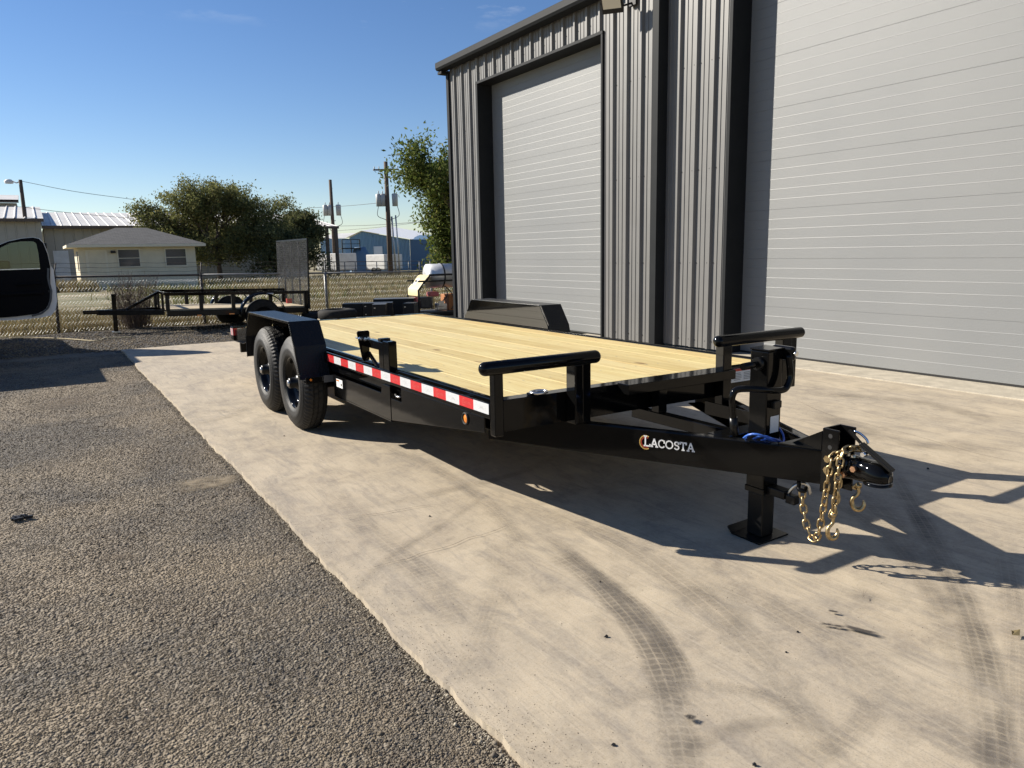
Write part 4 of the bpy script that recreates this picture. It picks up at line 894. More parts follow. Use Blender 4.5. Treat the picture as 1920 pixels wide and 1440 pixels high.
U(MB().box(1.70, 1.98, -.16, -.05, .705, .73), 'strap', 'zinc', bevel=.01); U(MB().box(.53, .61, -.035, -.0255, .30, .33), 'side_light', 'orange_lens'); U(MB().box(Lx-.38, Lx-.28, .12, .2, .50, .60), 'tail_light', 'red_lens')
U(MB().box(1.1, 1.19, -.2, -.18, .33, .35), 'fender_light', 'orange_lens')
# mesh gate standing up at the rear
gx0 = Lx+.03; gt = 1.80
for y in (-.06, Wy*.33, Wy*.66, Wy*.99, Wy*1.32): U(MB().box(gx0-.015, gx0+.015, y-.02, y+.02, ZF, gt), 'gate_bar', bevel=.003)
U(MB().box(gx0-.0149, gx0+.0149, -.08, Wy*1.34, gt, gt+.035), 'gate_bar', bevel=.003); U(MB().box(gx0-.0149, gx0+.0149, -.08, Wy*1.34, ZF-.035, ZF), 'gate_bar')
U(MB().box(Lx-.03, Lx+.0145, -.05, .03, -.0+.3, ZR), 'rear_post', 'black_paint', bevel=.004)
gm = MB()
for i in range(70):
    for dsg in (1, -1):
        off = (i-24)*.075; h_ = gt-ZF
        y0_, y1_ = (off, off+dsg*h_*.9)
        # clip the diagonal to the gate width
        def P_(t): return y0_+(y1_-y0_)*t
        ts_ = [0, 1]
        lo, hi = 0., 1.; dy_ = y1_-y0_
        t1, t2 = sorted(((-.06-y0_)/dy_, (Wy*1.32-y0_)/dy_)); lo, hi = max(0, t1), min(1, t2)
        if hi-lo > .03: gm.bar((gx0-.017, P_(lo), ZF+h_*lo), (gx0-.017, P_(hi), ZF+h_*hi), .003, .0055, (1, 0, 0))
tag(U(gm, 'expanded_mesh', 'fence_steel'), kind='stuff')

# ------------------------------------------------------------------ chain link fence
fy = 17.5
fn = empty('chain_link_fence', (5, fy, 0)); tag(fn, 'low chain link fence with barbed wire behind the trailers', 'fence')
FL = (-5, -fy, 0)
px_ = [-8.5, -5.6, -2.7, .28, 3.02, 5.80, 8.6, 11.4, 14.2]
def ft_(x): return 1.08-.017*(x-.3)
for i, x in enumerate(px_):
    m_ = 'fence_rust' if i < 5 else 'fence_steel'
    MB().tube([(x-.04 if i == 3 else x, fy, -.1), (x, fy, ft_(x)+.02)], .030 if i != 5 else .034, 10).build('fence_post', m_, fn, loc=FL)
    MB().tube([(x, fy, ft_(x)), (x+.02, fy+.05, ft_(x)+.10), (x+.06, fy+.16, ft_(x)+.27)], .014, 6).build('barb_arm', m_, fn, loc=FL)
for a, b in zip(px_[:-1], px_[1:]):
    MB().tube([(a, fy, ft_(a)), (b, fy, ft_(b))], .021, 8).build('top_rail', 'fence_rust' if b < 4 else 'fence_steel', fn, loc=FL)
for k, hh_ in enumerate((.08, .17, .26)):
    MB().tube([(x, fy+.04+.05*k, ft_(x)+hh_+(.012 if j % 2 else 0)) for j, x in enumerate(np.linspace(-8.5, 14.2, 90))], .0035, 4).build('barbed_wire', 'fence_rust', fn, loc=FL)
# woven wire: zig-zag strands
cw = .062; n_w = int(22.5/cw/1); strands = []
hseg = 17; V_, F_ = [], []
tw_ = .003
for i in range(n_w):
    x0 = -8.5+i*cw; zs_ = np.linspace(-.01, 1, hseg); prev = None
    for j in range(hseg):
        z = -.02+(ft_(x0)+.0)*j/(hseg-1); x = x0+(cw*.5 if j % 2 else -.5*cw)*1.0; y = fy-.03+(.004 if j % 2 else -.004)
        k0 = len(V_); V_ += [(x-tw_, y, z), (x+tw_, y, z), (x, y-tw_*1.5, z)]
        if j: F_ += [(k0-3, k0-2, k0+1, k0), (k0-2, k0-1, k0+2, k0+1), (k0-1, k0-3, k0, k0+2)]
o = bigmesh('woven_wire', np.array(V_), np.array(F_), 'galv', fn); o.location = FL; tag(o, kind='stuff')

# ------------------------------------------------------------------ vegetation
def blades(name, n, area, hmin, hmax, material, wd=.006, lean=.5):
    x, y = area(n); z = np.vectorize(gz)(x, y)-.04; h = hmin+(hmax-hmin)*np.random.rand(n)**1.6; a = np.random.rand(n)*6.28; w = wd*(.6+.8*np.random.rand(n))
    lx = (np.random.rand(n)-.5)*lean*h*2; ly = (np.random.rand(n)-.5)*lean*h*2; ca, sa = np.cos(a)*w, np.sin(a)*w
    V = np.zeros((n, 5, 3)); V[:, 0] = np.stack([x-ca, y-sa, z], -1); V[:, 1] = np.stack([x+ca, y+sa, z], -1)
    V[:, 2] = np.stack([x+ca*.7+lx*.4, y+sa*.7+ly*.4, z+h*.6], -1); V[:, 3] = np.stack([x-ca*.7+lx*.4, y-sa*.7+ly*.4, z+h*.6], -1); V[:, 4] = np.stack([x+lx, y+ly, z+h], -1)
    Fq = np.concatenate([np.array([[0, 1, 2], [0, 2, 3], [3, 2, 4]])[None]+np.arange(n)[:, None, None]*5]).reshape(-1, 3)
    return tag(bigmesh(name, V.reshape(-1, 3), Fq, material), kind='stuff')
def clumpy(x0, x1, y0, y1, nc, sp):
    def f(n):
        cx_ = x0+(x1-x0)*np.random.rand(nc); cy_ = y0+(y1-y0)*np.random.rand(nc); i = np.random.randint(0, nc, n)
        return cx_[i]+np.random.randn(n)*sp, np.clip(cy_[i]+np.random.randn(n)*sp, fy+.03 if y0 < 20 else y0-2, 999)
    return f
tag(blades('dry_grass', 42000, clumpy(-2.5, 10, 17.65, 21.5, 420, .22), .08, .42, 'straw', .006), 'straw coloured dry grass behind the wire fence', 'grass')
tag(blades('weeds', 9000, clumpy(-1, 12, 18.5, 23, 90, .25), .08, .38, 'green_grass', .008), 'green weeds among the dry grass behind the fence', 'grass')
tag(blades('field_grass', 36000, clumpy(9, 34, 24, 62, 420, .8), .12, .5, 'straw', .02), 'dry field grass reaching to the far fence', 'grass')
tag(blades('field_weeds', 14000, clumpy(4, 34, 24, 60, 130, 1.0), .1, .45, 'green_grass', .025), 'patches of green weeds in the far field', 'grass')
tag(blades('house_grass', 5000, clumpy(-1.5, 2.2, 46.5, 49, 60, .3), .2, .8, 'straw', .02), 'tall dry grass at the corner of the cream house', 'grass')

def branchy(p0, height, spread, seed, levels=4, lean=(0, 0), r0=.14, trunk_h=.3, ksplit=(3, 4), upb=.35, droop=0.):
    rnd = random.Random(seed); segs = []; tips = []
    def grow(p, d, L, r, lv):
        pts = [p]; n_ = 4
        for i in range(n_):
            d = (d+Vector((rnd.uniform(-.22, .22), rnd.uniform(-.22, .22), rnd.uniform(-.1, .2)-droop*(4-lv)*.12))).normalized(); p = p+d*(L/n_); pts.append(p)
        segs.append((pts, [r*(1-.45*i/n_) for i in range(n_+1)], 7 if lv > 2 else (5 if lv > 1 else 3)))
        if lv <= 2: tips.extend(pts[1:])
        if lv > 0:
            k = rnd.randint(*ksplit)
            for i in range(k):
                a = rnd.uniform(0, 6.28); sp = rnd.uniform(.35, .95)*spread; nd = (d+Vector((math.cos(a)*sp, math.sin(a)*sp, upb*rnd.uniform(-.3, 1)))).normalized()
                grow(pts[-1] if i < 2 else pts[rnd.randint(2, 4)], nd, L*rnd.uniform(.6, .85), r*.52, lv-1)
    grow(Vector(p0), Vector((lean[0], lean[1], 1)).normalized(), height*trunk_h, r0, levels)
    return segs, tips
def leaves(name, tips, n, size, sigma, material, parent, seed=1, squash=1.):
    rg = np.random.RandomState(seed); T_ = np.array([tuple(t) for t in tips]); i = rg.randint(0, len(T_), n); c_ = T_[i]+rg.randn(n, 3)*np.array([sigma, sigma, sigma*squash])
    a = rg.randn(n, 3); a /= np.linalg.norm(a, axis=1)[:, None]; b = rg.randn(n, 3); b -= a*(a*b).sum(1)[:, None]; b /= np.linalg.norm(b, axis=1)[:, None]
    s = size*(.6+.8*rg.rand(n))[:, None]; V = np.stack([c_-a*s, c_+b*s*.42, c_+a*s, c_-b*s*.42], 1)
    return bigmesh(name, V.reshape(-1, 3), np.arange(4*n).reshape(-1, 4), material, parent)
def tree(name, label, p, height, spread, seed, nl, lsize, sig, lm, levels=4, group=None, wide=1., **k):
    e = empty(name, p); tag(e, label, 'tree'); 
    rx_ = random.Random(seed+99); extra = k.pop('extra', [])
    segs, tips = branchy((0, 0, -.1), height, spread, seed, levels, **k)
    zmax = max(t.z for t in tips); f_ = height/zmax; Sc = Vector((f_*wide, f_*wide, f_))
    def mul(q): return Vector((q.x*Sc.x, q.y*Sc.y, q.z*Sc.z))
    mb2 = MB()
    for pts, rs, n_ in segs: mb2.tube([mul(q) for q in pts], rs, n_, caps=False)
    T2 = [mul(t) for t in tips]; m3 = MB()
    for (cx_, cy_, cz_, r_, hgt, cnt) in extra:
        for q in range(cnt):
            a = rx_.uniform(0, 6.28); rr_ = r_*rx_.random()**.5; p1 = Vector((cx_+rr_*math.cos(a), cy_+rr_*math.sin(a), cz_+rx_.uniform(-hgt, hgt))); p0 = Vector((cx_*.4, cy_*.4, cz_*.6+.3*height*rx_.random())); d1 = p1-p0
            ps = [p0+d1*t+Vector((rx_.uniform(-.08, .08), rx_.uniform(-.08, .08), rx_.uniform(-.08, .08))) for t in (0, .3, .55, .75, .9, 1.)]; mb2.tube(ps, [.03, .025, .018, .012, .008, .005], 4, caps=False); T2 += ps[3:]*2
    mb2.build('trunk', 'bark', e); leaves('crown', T2, nl, lsize, sig, lm, e, seed)
    return e
def gat(u, d): p = at(u, 500, d); return Vector((p.x, p.y, gz(p.x, p.y)))
tree('oak_tree', 'broad olive green tree growing right beside the cream house', gat(412, 56), 7.4, 1.1, 11, 60000, .095, .24, 'leaf_olive', 4, trunk_h=.2, upb=.9, r0=.22, wide=1.15, extra=[(-2.6, 1.4, 3.0, 2.2, 1.0, 60), (2.6, -1.4, 3.0, 2.3, 1.1, 60), (0, 0, 2.4, 2.6, .9, 50), (-3.9, 2.3, 4.3, 1.5, .9, 45), (3.2, -1.9, 5.0, 1.9, 1.0, 55), (-1.6, .9, 5.3, 1.8, 1.0, 50), (1.2, -.6, 6.0, 1.6, .9, 45), (-4.6, 2.8, 5.4, .8, .5, 14)])
tree('oak_tree', 'dark low tree in front of the carport end of the warehouse', gat(520, 54), 4.0, 1.2, 5, 20000, .095, .26, 'leaf_dark', 4, trunk_h=.2, upb=.5, r0=.18, wide=1.1, extra=[(0, 0, 1.6, 2.0, .8, 40), (2.0, -1.2, 1.8, 1.5, .8, 30)])
tree('oak_tree', 'dark rounded tree crown behind the warehouse canopy roof', gat(560, 62), 5.4, 1.0, 23, 16000, .12, .32, 'leaf_dark', 4, trunk_h=.22, r0=.2)
tree('elm_tree', 'bright green leafy tree at the corner of the ribbed workshop', gat(885, 27), 5.5, .85, 31, 26000, .07, .17, 'leaf_green', 4, trunk_h=.16, upb=.45, r0=.13, droop=.3, extra=[(-.5, .3, 1.5, .8, .8, 40), (-1.2, .7, 3.0, .55, .7, 30), (-.6, .4, 2.3, .8, .6, 35), (-.8, .5, .9, .7, .4, 24), (-.9, .55, 4.0, .7, .6, 30)])
# bare bush at the fence
bu_ = empty('bare_bush', (1.62, 17.30, -.03)); tag(bu_, 'leafless grey brown bush growing through the fence', 'bush'); mb = MB(); rb_ = random.Random(3)
for k in range(150):
    a = rb_.uniform(0, 6.28); sp = rb_.uniform(.05, .42); p = Vector((math.cos(a)*.16*rb_.random()*2, math.sin(a)*.12, 0)); d = Vector((math.cos(a)*sp, math.sin(a)*sp*.6, 1)).normalized(); L = rb_.uniform(.5, 1.25); pts = [p]
    for i in range(5): d = (d+Vector((rb_.uniform(-.16, .16), rb_.uniform(-.16, .16), rb_.uniform(-.05, .05)))).normalized(); p = p+d*L/5; pts.append(p)
    mb.tube(pts, [.006, .005, .004, .0035, .003, .002], 4, caps=False)
    for j in range(7):
        i = rb_.randint(1, 4); q = pts[i]; dd = Vector((rb_.uniform(-1, 1), rb_.uniform(-1, 1), rb_.uniform(-.1, 1))).normalized(); l2 = rb_.uniform(.08, .32)
        m1 = q+dd*l2*.5+Vector((rb_.uniform(-.03, .03), 0, rb_.uniform(-.03, .04))); mb.tube([q, m1, m1+dd*l2*.5], [.0028, .002, .0012], 3, caps=False)
mb.build('twigs', 'twig', bu_)

# ------------------------------------------------------------------ cream house
hx0, hx1, hy0, hy1 = 2.1, 8.35, 49.5, 54.5; hz = gz(5, 49.5)-.05; he = 2.22
ho = empty('cream_house', ((hx0+hx1)/2, hy0, hz)); tag(ho, 'small cream house with grey hipped shingle roof behind the fence', 'house')
HL = (-(hx0+hx1)/2, -hy0, -hz)
def Hh(mb, n_, m_, **k): return mb.build(n_, m_, ho, loc=HL, **k)
Hh(MB().box(hx0, hx1, hy0, hy1, hz-.3, he), 'wall', 'house_wall')
ov = .55; rz = 3.32; ym = (hy0+hy1)/2
a_, b_2, c_2, d_ = (hx0-ov, hy0-ov), (hx1+ov, hy0-ov), (hx1+ov, hy1+ov), (hx0-ov, hy1+ov); r1, r2 = (4.35, ym), (6.05, ym)
rf = MB()
for tri in ((a_, b_2, r2, r1), (b_2, c_2, r2), (c_2, d_, r1, r2), (d_, a_, r1)):
    rf.add([(*q, rz if q in (r1, r2) else he+.06) for q in tri], [tuple(range(len(tri)))])
Hh(rf, 'roof', 'shingles')
Hh(MB().box(hx0-ov, hx1+ov, hy0-ov, hy1+ov, he-.10, he+.055), 'fascia', 'house_trim')
def win(x0, x1, z0, z1):
    w = MB().box(x0-.07, x1+.07, hy0-.05, hy0+.01, z0-.07, z1+.07); w = Hh(w, 'window_frame', 'house_trim')
    for k in (0, 1):
        za = z0+(z1-z0)*k/2; MB().box(x0, x1, hy0-.062, hy0-.052, za+.02, za+(z1-z0)/2-.02).build('pane', 'window_glass', w)
def hxp(u): return ony(u, 480, hy0).x
win(hxp(222), hxp(261), .98, 1.98); win(hxp(311), hxp(348), .98, 1.98)
Hh(MB().box(hxp(160), hxp(201), hy0-.04, hy0+.01, hz, 1.98), 'door_frame', 'house_trim'); Hh(MB().box(hxp(165), hxp(197), hy0-.05, hy0-.041, hz+.05, 1.90), 'door', 'house_wall')
Hh(MB().box(hxp(208), hxp(217), hy0-.2, hy0-.01, 1.78, 1.92), 'porch_light', 'frame_dark', bevel=.02); Hh(MB().box(hx0-.03, hx0+.01, hy0+.6, hy0+1.2, .8, 1.9), 'side_window', 'window_glass'); Hh(MB().box(hxp(160), hxp(201), hy0-.7, hy0-.001, hz-.1, hz+.08), 'door_step', 'concrete_lip')

# ------------------------------------------------------------------ beige warehouse with carport
wy = 66.
wh = empty('beige_warehouse', (8, wy, gz(8, wy))); tag(wh, 'long beige metal warehouse with bright galvanized roof and carport', 'building')
WL = (-8, -wy, -gz(8, wy))
def Wp(mb, n_, m_, **k): return mb.build(n_, m_, wh, loc=WL, **k)
def wxp(u, y=wy): return ony(u, 440, y).x
zb = gz(8, wy)-.5; xl, xr, xcp = wxp(82), wxp(573), wxp(630); ze = 3.86
def vwall(x0, x1, y, z0, z1, name='wall_sheet', m_='beige_metal', pitch=.62):
    x = x0
    while x < x1-.02:
        e = min(x+pitch, x1); Wp(MB().prism([(x, y), (x+.03, y-.05), (x+.09, y-.05), (x+.12, y), (e, y), (e, y+.1), (x, y+.1)], 'z', z0, z1), name, m_); x = e
vwall(xl, xr, wy, zb, ze)
Wp(MB().box(xl-.1, xcp, wy-.9, wy-.75, ze-.12, ze+.10), 'eave_gutter', 'brown_trim')
zr_, yr_ = 5.55, wy+11
x = xl-.1; k = 0
while x < xcp:
    e = min(x+.62, xcp); t_ = max(0, (x-xr)/(xcp-xr)) if x > xr else 0
    Wp(MB().add([(x, wy-.9, ze+.06), (e, wy-.9, ze+.06), (e, yr_, zr_), (x, yr_, zr_), (x+.04, wy-.9, ze+.10), (x+.1, wy-.9, ze+.10), (x+.1, yr_, zr_+.04), (x+.04, yr_, zr_+.04), (x+.14, wy-.9, ze+.061), (x+.14, yr_, zr_+.001)],
                [(0, 1, 2, 3), (4, 5, 6, 7), (0, 4, 7, 3), (5, 8, 9, 6)]), 'roof_sheet', 'galv_roof'); x = e
Wp(MB().box(xl, xr, wy+.11, yr_, zb, ze-.02), 'inner_block', 'beige_metal')
for x in (xcp-.25, (xr+xcp)/2+.3): Wp(MB().box(x-.13, x+.13, wy-.85, wy-.6, zb, ze-.121), 'carport_post', 'brown_trim')
Wp(MB().box(wxp(95), wxp(124), wy-.075, wy-.052, zb, 2.15), 'side_door', 'white_dull'); Wp(MB().box(wxp(80)-.1, wxp(80)+.15, wy-1.4, wy-.8, 2.3, 2.7), 'wall_lamp', 'frame_dark', bevel=.05)
# taller front block at the left and the raised block behind it
xb1 = wxp(79, wy-1.2)
vwall(-14, xb1, wy-1.2, zb, 4.25); Wp(MB().box(-14, xb1, wy-1.09, wy+3, zb, 4.2), 'front_block', 'beige_metal'); Wp(MB().box(-14, xb1+.2, wy-1.9, wy-1.75, 4.2, 4.42), 'eave_gutter', 'brown_trim')
x = -14
while x < xb1+.15:
    e = min(x+.62, xb1+.2); Wp(MB().add([(x, wy-1.9, 4.4), (e, wy-1.9, 4.4), (e, yr_, 6.0), (x, yr_, 6.0), (x+.04, wy-1.9, 4.48), (x+.1, wy-1.9, 4.48), (x+.1, yr_, 6.08), (x+.04, yr_, 6.08)], [(0, 1, 2, 3), (4, 5, 6, 7), (0, 4, 7, 3)]), 'roof_sheet', 'galv_roof'); x = e
y2 = wy+12; xu = ony(34, 400, y2).x
vwall(-16, xu, y2, 4., 6.35, pitch=.8); Wp(MB().box(-16, xu, y2+.11, y2+10, 4., 6.3), 'upper_block', 'beige_metal'); Wp(MB().box(-16, xu+.15, y2-.6, y2-.4, 6.35, 6.6), 'eave_gutter', 'brown_trim'); Wp(MB().prism([(y2-.6, 6.6), (y2+8, 7.6), (y2+8, 7.5), (y2-.6, 6.5)], 'x', -16, xu+.15), 'upper_roof', 'galv_roof')

# ------------------------------------------------------------------ blue building, second blue shed
def gp(u, v, d): p = at(u, v, d); return p
bb = empty('blue_building', at(700, 505, 112)); tag(bb, 'blue ribbed metal building with white roof in the distance', 'building')
BBL = tuple(-Vector(bb.location))
def Bp(mb, n_, m_, **k): return mb.build(n_, m_, bb, loc=BBL, **k)
pA, pB = at(655, 446, 112), at(768, 449, 112); pk = at(679, 434, 112); ux = (pB-pA); ux.z = 0; wA = ux.length; ux.normalize(); uy = Vector((-ux.y, ux.x, 0)); zbt = -1.6
def bpt(s, dpt, z): q = pA+ux*s+uy*dpt; return (q.x, q.y, z)
sk = (pk-pA).dot(ux); nrb = 44
def ztop(s): return pA.z+(pk.z-pA.z)*(s/sk) if s < sk else pk.z+(pB.z-pk.z)*(s-sk)/(wA-sk)
for i in range(nrb):
    s0, s1 = wA*i/nrb, wA*(i+1)/nrb; q = (s1-s0)
    Bp(MB().add([bpt(s0, 0, zbt), bpt(s0+q*.35, -.12, zbt), bpt(s0+q*.6, -.12, zbt), bpt(s1, 0, zbt), bpt(s0, 0, ztop(s0)), bpt(s0+q*.35, -.12, ztop(s0+q*.35)), bpt(s0+q*.6, -.12, ztop(s0+q*.6)), bpt(s1, 0, ztop(s1))], [(0, 1, 5, 4), (1, 2, 6, 5), (2, 3, 7, 6)]), 'wall_sheet', 'blue_metal')
Bp(MB().add([bpt(-.4, -.6, pA.z), bpt(sk, -.6, pk.z+.1), bpt(wA+.4, -.6, pB.z), bpt(-.4, 26, pA.z+.9), bpt(sk, 26, pk.z+1.6), bpt(wA+.4, 26, pB.z+1.5)], [(0, 1, 4, 3), (1, 2, 5, 4)]), 'roof', 'roof_white')
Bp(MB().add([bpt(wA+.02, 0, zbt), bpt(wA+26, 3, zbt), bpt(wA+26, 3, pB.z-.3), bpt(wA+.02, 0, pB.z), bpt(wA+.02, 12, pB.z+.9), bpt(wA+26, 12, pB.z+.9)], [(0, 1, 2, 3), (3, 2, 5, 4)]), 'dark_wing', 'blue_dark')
Bp(MB().add([bpt(sk+1.6, -.2, .5), bpt(sk+2.9, -.2, .5), bpt(sk+2.9, -.2, 2.6), bpt(sk+1.6, -.2, 2.6)], [(0, 1, 2, 3)]), 'window', 'white_paint')
bs = empty('blue_shed', at(637, 505, 100)); tag(bs, 'small blue shed between the carport and the blue building', 'building')
q0, q1 = at(600, 448, 100), at(646, 447, 100)
def bsp(mb, n_, m_): return mb.build(n_, m_, bs, loc=tuple(-Vector(bs.location)))
dv = Vector((math.sin(YAW), math.cos(YAW), 0))*8
bsp(MB().add([(q0.x, q0.y, -1.5), (q1.x, q1.y, -1.5), (q1.x, q1.y, q1.z), (q0.x, q0.y, q0.z), (q1.x+dv.x, q1.y+dv.y, -1.5), (q1.x+dv.x, q1.y+dv.y, q1.z), (q0.x+dv.x, q0.y+dv.y, -1.5), (q0.x+dv.x, q0.y+dv.y, q0.z)], [(0, 1, 2, 3), (1, 4, 5, 2), (4, 6, 7, 5), (6, 0, 3, 7)]), 'wall', 'blue_metal')
bsp(MB().add([(q0.x, q0.y, q0.z+.02), (q1.x, q1.y, q1.z+.02), (q1.x+dv.x, q1.y+dv.y, q1.z+.9), (q0.x+dv.x, q0.y+dv.y, q0.z+.9)], [(0, 1, 2, 3)]), 'roof', 'galv_roof')
# dark blue machine (tank with a railed platform)
mt = empty('storage_tank', gat(677, 92)); tag(mt, 'dark blue tapered storage tank with railed platform on top', 'tank')
MB().lathe([(-.3, 1.45), (2.2, 1.1), (3.1, .65), (3.15, .001)], 'z', (0, 0, 0), 24).build('tank_body', 'blue_dark', mt)
pl_ = MB(); pl_.box(-2.6, -.2, -.8, .8, 2.9, 3.02).build('platform', 'frame_dark', mt)
for x, y in ((-2.5, -.75), (-2.5, .75), (-.3, -.75), (-1.4, -.75)): MB().box(x-.05, x+.05, y-.05, y+.05, -.5, 4.0).build('platform_leg', 'frame_dark', mt)
MB().bar((-2.5, -.75, 4.0), (-.3, -.75, 4.0), .08, .08).build('handrail', 'frame_dark', mt); MB().bar((-2.5, -.75, 3.5), (-.3, -.75, 3.5), .06, .06).build('handrail', 'frame_dark', mt)

# ------------------------------------------------------------------ white cargo trailers
def cargo(label, u0, uc, u1, vt, d):
    """front corner column uc: lit side u0..uc, shaded end uc..u1"""
    a, b, c_ = at(u0, vt, d+1.5), at(uc, vt, d), at(u1, vt, d+.6); g_ = gz(b.x, b.y)
    e = empty('cargo_trailer', (b.x, b.y, g_)); tag(e, label, 'trailer', 'white cargo trailers parked beyond the field')
    zt = b.z
    def W2(p, z): return (p.x-b.x, p.y-b.y, z-g_)
    bk = a+(c_-b); lo = g_+.45
    MB().add([W2(p, z) for z in (lo, zt) for p in (a, b, c_, bk)], [(0, 1, 5, 4), (1, 2, 6, 5), (2, 3, 7, 6), (3, 0, 4, 7), (4, 5, 6, 7), (3, 2, 1, 0)]).build('body', 'white_dull', e, bevel=.05)
    MB().add([W2(p, z) for z in (lo-.06, lo-.01) for p in (a, b, c_, bk)], [(0, 1, 5, 4), (1, 2, 6, 5), (2, 3, 7, 6), (3, 0, 4, 7), (4, 5, 6, 7), (3, 2, 1, 0)]).build('skirt', 'steel_plate', e)
    for t in (.35, .58):
        p = b.lerp(a, t); w_ = empty('wheel'); w_.parent = e; w_.location = (p.x-b.x, p.y-b.y, .33); dd = (a-b); w_.rotation_euler = (0, 0, math.atan2(dd.y, dd.x))
        MB().lathe([(-.06, .02), (-.08, .2), (-.08, .30), (-.05, .34), (.1, .34)], 'y', (0, 0, 0), 20).build('tire', 'rubber', w_); MB().lathe([(-.085, .001), (-.085, .18)], 'y', (0, 0, 0), 16).build('rim', 'zinc', w_)
    return e
cargo('white cargo trailer behind the carport post', 592, 634, 668, 475, 84)
cargo('white cargo trailer beside the thicker utility pole', 686, 720, 754, 477, 82)

# ------------------------------------------------------------------ far fence beyond the field
ff = empty('far_fence', gat(700, 60)); tag(ff, 'tall thin wire fence in front of the cargo trailers', 'fence'); FFL = tuple(-Vector(ff.location))
us = list(range(606, 800, 20)); top_ = [at(u, 491.5-.012*(u-606), 60) for u in us]
for p in top_: MB().cyl((p.x, p.y, gz(p.x, p.y)-.1), tuple(p), .035, 6).build('fence_post', 'fence_steel', ff, loc=FFL)
for dz in (0, -.35, -.7): MB().tube([(p.x, p.y, p.z+dz) for p in top_], .025 if dz == 0 else .012, 5).build('fence_rail', 'fence_steel', ff, loc=FFL)

# ------------------------------------------------------------------ utility poles, lamp post, wires
def pole(label, utop, vtop, ub, d, cross, r):
    b = gat(ub, d); t = at(utop, vtop, d); e = empty('utility_pole', b); tag(e, label, 'pole', 'wooden utility poles')
    tp = t-b
    MB().tube([(0, 0, -.5), tp*.5, tp], [r, r*.85, r*.7], 10).build('post', 'pole_wood', e)
    cd = Vector((math.cos(YAW), -math.sin(YAW), 0))
    if cross:
        q = tp*.93; MB().obox(q, cd*1.25, Vector((0, .07, 0)), (0, 0, .07)).build('crossarm', 'pole_wood', e)
        for s in (-1.15, -.7, .6, 1.1): MB().tube([q+cd*s, q+cd*s+Vector((0, 0, .32))], .05, 6).build('insulator', 'transformer', e)
    else:
        for s, h_ in ((.2, .90), (-.4, .72), (.35, .56)): q = tp*h_; MB().tube([tp*h_, q+cd*s+Vector((0, 0, .12))], .05, 6).build('insulator', 'transformer', e)
    zc = .665 if cross else .68
    for s in ((-.85, -.45, .75) if cross else (-.75, -.25, .75)):
        q = tp*zc+cd*s; MB().lathe([(-.6, .001), (-.6, .27), (.55, .30), (.62, .22), (.62, .001)], 'z', q, 16).build('transformer', 'transformer', e); MB().tube([q+Vector((0, 0, .6)), q+Vector((0, 0, .9))], .05, 6).build('bushing', 'transformer', e)
    for s in (-.9, .95):
        q = tp*zc+cd*s; MB().tube(smoothpath([q+Vector((0, 0, -.5)), q+cd*(.15*s)+Vector((0, 0, -1.5)), tp*zc+cd*.3*s+Vector((0, 0, -1.9)), tp*(zc-.2)]), .03, 5).build('drop_cable', 'wire', e)
    if cross:
        MB().tube([tp*.52+cd*.35, Vector((0, 0, -.3))+cd*.55], .09, 6).build('conduit', 'galv', e); MB().tube([tp*.53+cd*.75, Vector((0, 0, -.3))+cd*.95], .07, 6).build('conduit', 'galv', e)
    return e
pole('slim utility pole with small transformers behind the carport', 619, 337, 629, 88, False, .24)
pole('thicker utility pole with crossarm and large transformers beside cargo trailer', 723, 303, 732, 76, True, .27)
lp = empty('lamp_post', gat(58, 55)); tag(lp, 'leaning wooden lamp post with street light arm at left', 'lamp post'); lb_ = Vector(lp.location)
t1 = at(38, 337, 55)-lb_; MB().tube([(0, 0, -.4), t1], [.17, .12], 10).build('post', 'pole_wood', lp)
a1 = at(31, 343, 55)-lb_; a2 = at(16, 336.5, 55)-lb_; MB().tube([t1*.985, a1, a2], .045, 6).build('arm', 'galv', lp)
MB().lathe([(-.28, .26), (-.12, .30), (.0, .16), (.03, .001)], 'z', a2, 16).build('lamp_head', 'white_dull', lp)
def wireline(label, pts, r=.022, grp='overhead wires'):
    P = smoothpath(pts, 8); o0 = P[0]; e = MB().tube([p-o0 for p in P], r, 4, caps=False).build('power_line', 'wire'); e.location = o0; tag(e, label, 'wire', grp)
wireline('thin wire running from the lamp post top to the trees', [at(42, 340, 55), at(140, 359, 55), at(250, 374, 60)], .016)
wireline('thin wire running from the lamp post middle to the trees', [at(48, 389, 55), at(140, 400, 55), at(255, 410, 60)], .016)
wireline('uppermost of the wires between the two utility poles', [at(575, 390, 90), at(650, 386, 86), at(715, 380, 76)], .022)
wireline('middle wire between the utility poles above the blue building', [at(630, 424, 88), at(700, 422, 80), at(790, 416, 75)], .022)
wireline('lowest wire between the utility poles above the blue building', [at(630, 433, 88), at(720, 425, 80), at(800, 415, 75)], .018)

